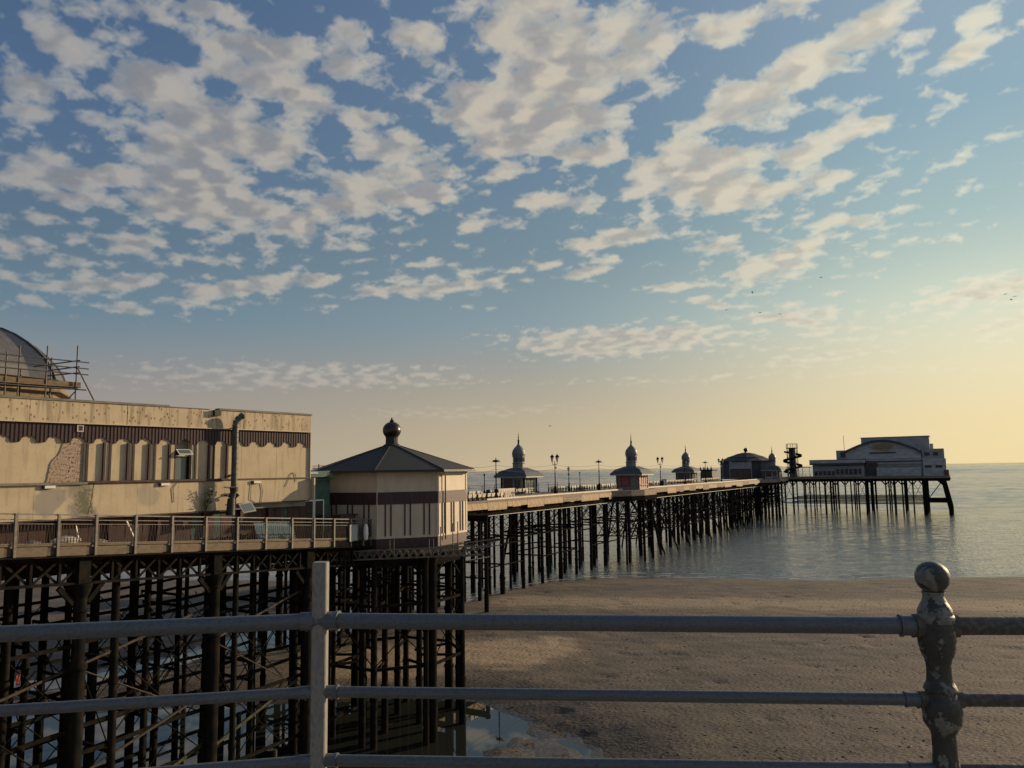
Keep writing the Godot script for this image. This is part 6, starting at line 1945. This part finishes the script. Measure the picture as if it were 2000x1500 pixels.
# ------------------------------------------------------------------ odds and ends on and under the walkway
func walkway_things() -> void:
	var rx := frame(RAMP_AZ, RAMP_AT)
	var o := thing("leaning_plank", "pale plank leaning on the boarded wall behind the walkway railing", "plank", rx)
	bar(o, "board", Vector3(6.45, ramp_rail(6.4) - 1.2, -1.6), Vector3(6.2, ramp_rail(6.4) - 0.2, -2.0), 0.12, 0.04, M.bench_paint)
	o = thing("leaning_plank", "short pale batten standing behind the railing left of the leaning plank", "plank", rx)
	bar(o, "board", Vector3(3.5, ramp_rail(3.4) - 1.2, -1.3), Vector3(3.44, ramp_rail(3.4) - 0.45, -1.5), 0.05, 0.05, M.bench_paint)
	rng_seed(109)
	for q in [[2.9, "pale rubbish sack slumped on the walkway behind the second railing bay", 0.34], [4.4, "small grey rubbish sack against the boards beside the short batten", 0.2], [1.5, "flattened pale rubbish bag near the landward end of the walkway", 0.18]]:
		var b := MB.new()
		var seg := 14
		var rings := []
		for j in 7:
			var t := j / 6.0
			var ring := []
			for k in seg:
				var a := TAU * k / seg
				var r: float = q[2] * 1.5 * sin(PI * clampf(0.16 + t * 0.8, 0.0, 1.0)) * (1.0 + rf(-0.12, 0.12))
				ring.append(Vector3(cos(a) * r * 1.25, t * q[2] * 1.1, sin(a) * r * 0.8))
			rings.append(ring)
		for j in 6:
			for k in seg:
				var c: Vector3 = rings[j][k]
				b.quad(rings[j][k], rings[j][(k + 1) % seg], rings[j + 1][(k + 1) % seg], rings[j + 1][k], Vector3(c.x, 0.1, c.z))
		for k in seg - 2:
			b.flat(rings[6][0], rings[6][k + 1], rings[6][k + 2], Vector3.UP)
		solo("rubbish_sack", b.done(), M.bench_paint if q[2] > 0.3 else M.kiosk_grey, q[1], "rubbish sack", rx * Transform3D(Basis(), Vector3(q[0], ramp_rail(q[0]) - 1.22, -1.3)))
	# stacked blue-green seats under a sheet, further down
	o = thing("stacked_chairs", "heap of folded blue-green deck chairs against the wall at the walkway's lower end", "deck chairs", rx)
	for k in 7:
		var s := 14.0 + k * 0.42
		bar(o, "chair_canvas", Vector3(s, ramp_rail(s) - 1.15, -1.5), Vector3(s + 0.1, ramp_rail(s) - 0.3, -1.9), 0.36, 0.04, M.tarp_blue)
		bar(o, "chair_leg", Vector3(s - 0.2, ramp_rail(s) - 1.22, -1.4), Vector3(s - 0.1, ramp_rail(s) - 0.25, -1.9), 0.04, 0.04, M.ply)
		bar(o, "chair_leg", Vector3(s + 0.2, ramp_rail(s) - 1.22, -1.4), Vector3(s + 0.3, ramp_rail(s) - 0.25, -1.9), 0.04, 0.04, M.ply)
	o = thing("notice_board", "grey notice board on the railing at the walkway's seaward end", "notice board", rx * Transform3D(Basis(), Vector3(20.0, ramp_rail(20.0) - 0.8, 0.1)))
	bx(o, "panel", Vector3.ZERO, Vector3(0.75, 0.95, 0.05), M.theatre_grey)
	for e in [-1, 1]:
		bx(o, "frame", Vector3(0, e * 0.47, 0.01), Vector3(0.8, 0.05, 0.07), M.lead)
		bx(o, "frame", Vector3(e * 0.38, 0, 0.01), Vector3(0.05, 0.9, 0.068), M.lead)
	var b := MB.new()
	b.lathe([Vector2(0.02, -0.5), Vector2(0.12, -0.42), Vector2(0.16, -0.1), Vector2(0.14, 0.25), Vector2(0.09, 0.45), Vector2(0.03, 0.52), Vector2(0, 0.53)], 12)
	solo("white_sack", b.done(), M.white_gloss, "long white tied sack hanging on the scaffold upright at the walkway's end", "sack", rx * Transform3D(Basis(), Vector3(20.95, ramp_rail(20.9) - 0.78, 0.3)))
	o = thing("dark_cabinet", "dark slatted cabinet with a lid standing by the pavilion behind the railing", "cabinet", rx * Transform3D(Basis(), Vector3(20.6, ramp_rail(20.6) - 1.2, -1.1)))
	bx(o, "body", Vector3(0, 0.7, 0), Vector3(1.5, 1.4, 0.6), M.table_wood)
	bx(o, "lid", Vector3(0.05, 1.44, 0), Vector3(1.7, 0.08, 0.75), M.maroon)
	for k in 4:
		bx(o, "slat", Vector3(0, 0.25 + k * 0.3, 0.32), Vector3(1.4, 0.1, 0.03), M.maroon)
	# aluminium lattice beam and tubes slung beneath the pavilion
	o = thing("lattice_beam", "grey triangulated scaffold beam slung below the octagonal pavilion with standing tubes", "scaffold beam", Transform3D(Basis(), Vector3(0, EYE, -47.6)))
	var x0 := -11.8
	var x1 := -1.9
	for z in [0.0, -0.45]:
		var k := 0.0
		bar(o, "chord", Vector3(x0, -4.76, z), Vector3(x1, -4.52, z), 0.055, 0.055, M.rail_steel)
		bar(o, "chord", Vector3(x0, -5.28, z), Vector3(x1, -5.04, z), 0.055, 0.055, M.rail_steel)
		while k < 22.0:
			var a := lerpf(x0, x1, k / 22.0)
			var c := lerpf(x0, x1, (k + 0.5) / 22.0)
			var d := lerpf(x0, x1, (k + 1.0) / 22.0)
			var ya := -4.76 + 0.24 * k / 22.0
			bar(o, "lacing", Vector3(a, ya - 0.52, z), Vector3(c, ya, z), 0.04, 0.04, M.rail_steel)
			bar(o, "lacing", Vector3(c, ya, z), Vector3(d, ya - 0.51, z), 0.04, 0.04, M.rail_steel)
			k += 1.0
	for q in [[-10.3, -8.2, -2.45], [-7.6, -5.0, -4.05], [-7.35, -5.0, -4.0], [-5.2, -4.9, -4.0], [-4.95, -4.9, -4.0], [-3.75, -4.9, -3.1], [-3.45, -4.9, -3.0], [-4.5, -4.9, -3.3], [-2.3, -6.4, -3.9]]:
		rod(o, "tube", Vector3(q[0], q[1], 0.05), Vector3(q[0], q[2], 0.05), 0.03, M.scaffold)
	for q in [[-4.7, -4.55, -1.0, -4.2], [-3.4, -4.75, -0.8, -4.6], [-3.0, -5.4, -1.4, -5.3], [-3.4, -5.0, -1.2, -4.4]]:
		rod(o, "tube", Vector3(q[0], q[1], -0.2), Vector3(q[2], q[3], -1.6), 0.035, M.rail_steel)
	# floodlight on a bracket behind the pavilion roof
	o = thing("roof_floodlight", "white floodlight on a bracket behind the left eaves of the octagonal pavilion", "floodlight", Transform3D(Basis(), Vector3(-13.6, EYE - 0.05, -53.6)))
	rod(o, "bracket", Vector3(0.1, -0.6, 0), Vector3(0.1, 0.75, 0), 0.04, M.black_paint)
	bx(o, "lamp_body", Vector3(-0.1, 0.36, 0.12), Vector3(0.36, 0.3, 0.2), M.flood_white)
	bx(o, "lamp_hood", Vector3(0.32, 0.34, 0.0), Vector3(0.4, 0.16, 0.3), M.black_paint)
	bar(o, "arm", Vector3(-0.35, 0.62, 0), Vector3(0.5, 0.62, 0), 0.05, 0.04, M.black_paint)
	# an orange-red rag caught in the tie bars
	b = MB.new()
	for j in 7:
		for k in 5:
			var pts := []
			for q in [[j, k], [j + 1, k], [j + 1, k + 1], [j, k + 1]]:
				pts.append(Vector3((q[1] - 2.5) * 0.075 * (1.0 - 0.05 * q[0]) + 0.03 * sin(q[0] * 1.3), -q[0] * 0.13, 0.05 * sin(q[1] * 1.9 + q[0] * 0.7)))
			b.quad(pts[0], pts[1], pts[2], pts[3], Vector3(0, 0, 1))
	solo("red_rag", b.done(), M.red_cloth, "orange-red rag caught in the tie bars low under the walkway", "rag", rx * Transform3D(Basis().scaled(Vector3.ONE * 0.45), Vector3(0.85, EYE - 7.35, -0.66)))

# ------------------------------------------------------------------ the promenade railing in front of the eye
func promenade_railing() -> void:
	var p := thing("promenade_railing", "grey tubular promenade railing with a square post and an ornate ball-topped iron post", "railing", Transform3D(Basis(), Vector3(0, EYE, 0)))
	var g := -1.65
	var lp := Vector3(-0.79, 0, -3.19)
	var rp := Vector3(1.518, 0, -2.86)
	# square steel post with eased edges, turned a little
	var b := MB.new()
	var h := 0.029
	var c := 0.004
	var poly := PackedVector2Array([Vector2(-h + c, -h), Vector2(h - c, -h), Vector2(h, -h + c), Vector2(h, h - c), Vector2(h - c, h), Vector2(-h + c, h), Vector2(-h, h - c), Vector2(-h, -h + c)])
	var pbasis := Basis(Vector3.UP, deg_to_rad(2.0))
	b.prism(poly, g, -0.359, Transform3D(pbasis * Basis(Vector3.RIGHT, Vector3(0, 0, -1), Vector3.UP), lp))
	var cap := PackedVector2Array()
	for q in poly:
		cap.append(q * 0.93)
	b.prism(cap, -0.359, -0.355, Transform3D(pbasis * Basis(Vector3.RIGHT, Vector3(0, 0, -1), Vector3.UP), lp))
	part(p, "square_post", b.done(), M.post_steel)
	bx(p, "foot_plate", lp + Vector3(0, g + 0.006, 0), Vector3(0.16, 0.012, 0.16), M.post_steel)
	# rails: [height at the square post, height at the ball post, radius]
	var runs := [[-0.588, -0.579, 0.031], [-0.864, -0.836, 0.0215], [-1.125, -1.075, 0.0215]]
	for k in 3:
		var r: float = runs[k][2]
		var a := lp + Vector3(0, runs[k][0], 0)
		var e := rp + Vector3(0, runs[k][1], 0)
		var left := Vector3(-4.4, runs[k][0] + 0.01 - 0.016 * k, -2.62)
		var right := Vector3(4.6, runs[k][1], -2.62)
		part(p, "rail", tube(a, e, r, 20), M.galvanised)
		part(p, "rail", tube(left, a, r, 20), M.galvanised)
		part(p, "rail", tube(e, right, r * 1.06, 20), M.old_rail)
		var da := (e - a).normalized()
		var dl := (left - a).normalized()
		for q in [[a + da * 0.026, a + da * 0.075], [a + dl * 0.026, a + dl * 0.078], [e - da * 0.12, e - da * 0.04]]:
			var s := MB.new()
			var x := MB.new()
			s.tube(q[0], q[1], r * 1.16, r * 1.16, 20)
			part(p, "sleeve", s.done(), M.galvanised)
		var lip := MB.new()
		lip.tube(a + da * 0.071, a + da * 0.079, r * 1.3, r * 1.3, 20)
		part(p, "sleeve_lip", lip.done(), M.galvanised)
		lip = MB.new()
		lip.tube(e - da * 0.124, e - da * 0.116, r * 1.28, r * 1.28, 20)
		part(p, "sleeve_lip", lip.done(), M.galvanised)
		for q in [a + da * 0.05, a + dl * 0.052, e - da * 0.08]:
			rod(p, "grub_screw", q + Vector3(0, -r * 1.14, 0), q + Vector3(0, -r * 1.14 - 0.006, 0), 0.006, M.old_rail)
	# the cast post: ball, neck, bell, sockets for the rails, waisted shaft, second boss, foot
	var sc := 0.001907
	var prof := []
	for q in [[33, 1660], [33, 1640], [31, 1600], [24, 1560], [24, 1540], [37, 1520], [36, 1505], [31, 1490], [26, 1474], [23.5, 1440], [24, 1412], [30, 1402], [37, 1393], [38.5, 1375], [38.5, 1362], [36, 1353], [31, 1345], [29, 1338], [33, 1333], [31, 1327], [25.5, 1318], [24.5, 1300], [24.5, 1285], [27.5, 1276], [32, 1268], [36, 1254], [37, 1240], [36, 1210], [37.5, 1203], [37, 1198], [33.5, 1195], [34.5, 1190], [32.5, 1185], [30, 1180], [25, 1172], [21.5, 1164], [20.5, 1160], [23, 1157.5], [22.5, 1153.5]]:
		prof.append(Vector2(q[0] * sc * 0.9, (1126.0 - q[1]) * sc - 0.405))
	var at := Transform3D(Basis(), Vector3(rp.x, 0, rp.z))
	part(p, "cast_post", cast_iron(prof.slice(0, 28), 0.2), M.cast_paint, at)
	part(p, "post_neck", cast_iron(prof.slice(27), -0.22), M.cast_paint, at)
	var ball := []
	for k in 19:
		var t := -PI * 0.5 + PI * k / 18.0
		ball.append(Vector2(maxf(cos(t) * 0.0585, 0.0005), -0.405 + sin(t) * 0.0575 * (1.06 if t < 0.0 else 0.95)))
	part(p, "ball", cast_iron(ball, 0.12), M.cast_paint, at)
	# sockets cast on the post where the rails enter
	for k in 2:
		var y: float = runs[k][1]
		var r2: float = runs[k][2] * 1.32
		b = MB.new()
		b.tube(Vector3(rp.x - 0.074, y, rp.z - 0.008), Vector3(rp.x + 0.074, y, rp.z + 0.005), r2, r2, 20)
		part(p, "rail_socket", b.done(), M.old_rail)

func cast_iron(prof: Array, keep: float) -> ArrayMesh:
	# a turned casting under many coats of dark paint; where flakes are gone the pale primer lies a little lower. keep: how much of the dark paint is left
	var flake := noise(61, 16.0, 4)
	var rough := noise(62, 70.0, 2)
	var rust := noise(63, 30.0, 3)
	var pts := []
	for k in prof.size() - 1:
		var n := maxi(1, int(prof[k].distance_to(prof[k + 1]) / 0.0024))
		for i in n:
			pts.append(prof[k].lerp(prof[k + 1], float(i) / n))
	pts.append(prof[-1])
	# ease the corners of the profile
	for pass_no in 2:
		var soft := pts.duplicate()
		for k in range(1, pts.size() - 1):
			soft[k] = (pts[k - 1] + pts[k] * 2.0 + pts[k + 1]) * 0.25
		pts = soft
	var seg := 96
	var v := PackedVector3Array()
	var col := PackedColorArray()
	for q in pts:
		for i in seg + 1:
			var a := TAU * i / seg
			var d := Vector3(cos(a), 0, sin(a))
			var at: Vector3 = d * q.x + Vector3(0, q.y, 0)
			var f := flake.get_noise_3dv(at * Vector3(1, 0.7, 1)) + 0.25 * rough.get_noise_3dv(at)
			var bare := smoothstep(keep - 0.015, keep + 0.015, f)
			var r := rust.get_noise_3dv(at)
			var dark := Color(0.034, 0.035, 0.03).lerp(Color(0.055, 0.052, 0.042), clampf(0.5 + r, 0.0, 1.0))
			var pale := Color(0.13, 0.13, 0.115).lerp(Color(0.2, 0.2, 0.18), clampf(0.5 + rough.get_noise_3dv(at * 0.5) * 1.5, 0.0, 1.0))
			var c := dark.lerp(pale, bare)
			var edge := smoothstep(0.05, 0.0, absf(f - keep)) * smoothstep(0.1, 0.3, r)
			c = c.lerp(Color(0.1, 0.05, 0.025), edge * 0.7)
			v.append(at + d * (rough.get_noise_3dv(at) * 0.0006 - bare * 0.0009))
			col.append(c)
	return grid(v, seg + 1, pts.size(), col)

func tube(a: Vector3, e: Vector3, r: float, seg: int) -> ArrayMesh:
	var b := MB.new()
	b.tube(a, e, r, r, seg)
	return b.done()

# ------------------------------------------------------------------ gulls
func gull_mesh(fold: float) -> ArrayMesh:
	# one body: a spindle with head and tail, wings bent at the wrist
	var b := MB.new()
	var seg := 8
	b.lathe([Vector2(0.0, -0.26), Vector2(0.03, -0.24), Vector2(0.07, -0.1), Vector2(0.085, 0.02), Vector2(0.06, 0.15), Vector2(0.045, 0.2), Vector2(0.05, 0.25), Vector2(0.03, 0.3), Vector2(0.012, 0.32), Vector2(0.0, 0.37)], seg, Transform3D(Basis(Vector3.RIGHT, Vector3(0, 0, -1), Vector3.UP), Vector3.ZERO))
	b.quad(Vector3(-0.05, 0.01, 0.2), Vector3(0.05, 0.01, 0.2), Vector3(0.09, 0, 0.4), Vector3(-0.09, 0, 0.4), Vector3.UP)
	for s in [-1, 1]:
		var w0 := Vector3(s * 0.05, 0.04, -0.1)
		var w1 := Vector3(s * 0.05, 0.04, 0.1)
		var m0 := Vector3(s * 0.34, 0.04 + fold, -0.16)
		var m1 := Vector3(s * 0.34, 0.03 + fold, 0.04)
		var t0 := Vector3(s * 0.7, fold * 0.5, 0.02)
		var t1 := Vector3(s * 0.62, fold * 0.55, 0.07)
		for e in [0.0, -0.015]:
			var d := Vector3(0, e, 0)
			b.quad(w0 + d, m0 + d, m1 + d, w1 + d, Vector3.UP if e == 0.0 else Vector3.DOWN)
			b.quad(m0 + d, t0 + d, t1 + d, m1 + d, Vector3.UP if e == 0.0 else Vector3.DOWN)
		b.quad(w0, m0, m0 - Vector3(0, 0.015, 0), w0 - Vector3(0, 0.015, 0), Vector3(0, 0, -1))
		b.quad(m0, t0, t0 - Vector3(0, 0.015, 0), m0 - Vector3(0, 0.015, 0), Vector3(0, 0, -1))
	return b.done()

func birds() -> void:
	rng_seed(110)
	var spots := [[37.2, 39.1, "flying gull alone above the others, over the far end of the pier"], [28.9, 37.4, "flying gull second from the top, high over the round hall"], [25.7, 35.3, "flying gull at the left end of the loose trio above the round hall"], [29.7, 34.9, "flying gull in the middle of the loose trio above the round hall"], [32.0, 34.7, "flying gull at the right end of the loose trio above the round hall"], [59.1, 36.7, "flying gull, leftmost of the three at the photograph's right side"], [60.2, 36.4, "flying gull, rightmost of the three at the photograph's right side"], [59.7, 36.0, "flying gull, lowest of the three at the photograph's right side"], [4.4, 21.8, "flying gull low over the pier near the twin lantern lamp"]]
	for q in spots:
		solo("gull", gull_mesh(rf(-0.05, 0.16)), M.gull_dark, q[2], "gull", Transform3D(Basis(Vector3.UP, rf(0.9, 2.2)) * Basis(Vector3(0, 0, 1), rf(-0.3, 0.3)).scaled(Vector3.ONE * 0.48), Vector3(q[0], q[1], -90.0)), "gulls flying over the pier")
	for q in [[-43.6, -107.4, "gull standing on the sand beyond the columns, left one of two"], [-42.4, -107.2, "gull standing on the sand beyond the columns, right one of two"]]:
		var b := MB.new()
		b.lathe([Vector2(0, -0.3), Vector2(0.05, -0.22), Vector2(0.12, -0.05), Vector2(0.13, 0.08), Vector2(0.08, 0.2), Vector2(0.06, 0.26), Vector2(0.07, 0.31), Vector2(0.04, 0.37), Vector2(0.012, 0.4), Vector2(0, 0.46)], 10, Transform3D(Basis(Vector3(0, 0, 1), Vector3(0.8, 0.6, 0), Vector3(-0.6, 0.8, 0)), Vector3(0, 0.34, 0)))
		for s in [-1, 1]:
			b.tube(Vector3(0.02, 0.0, s * 0.05), Vector3(0.0, 0.28, s * 0.05), 0.012, 0.014, 5)
		solo("gull", b.done(), M.gull_dark, q[2], "gull", Transform3D(Basis(Vector3.UP, rf(0, 3)), Vector3(q[0], sand_height(q[0], -q[1]) + 0.02, q[1])), "gulls standing on the sand")
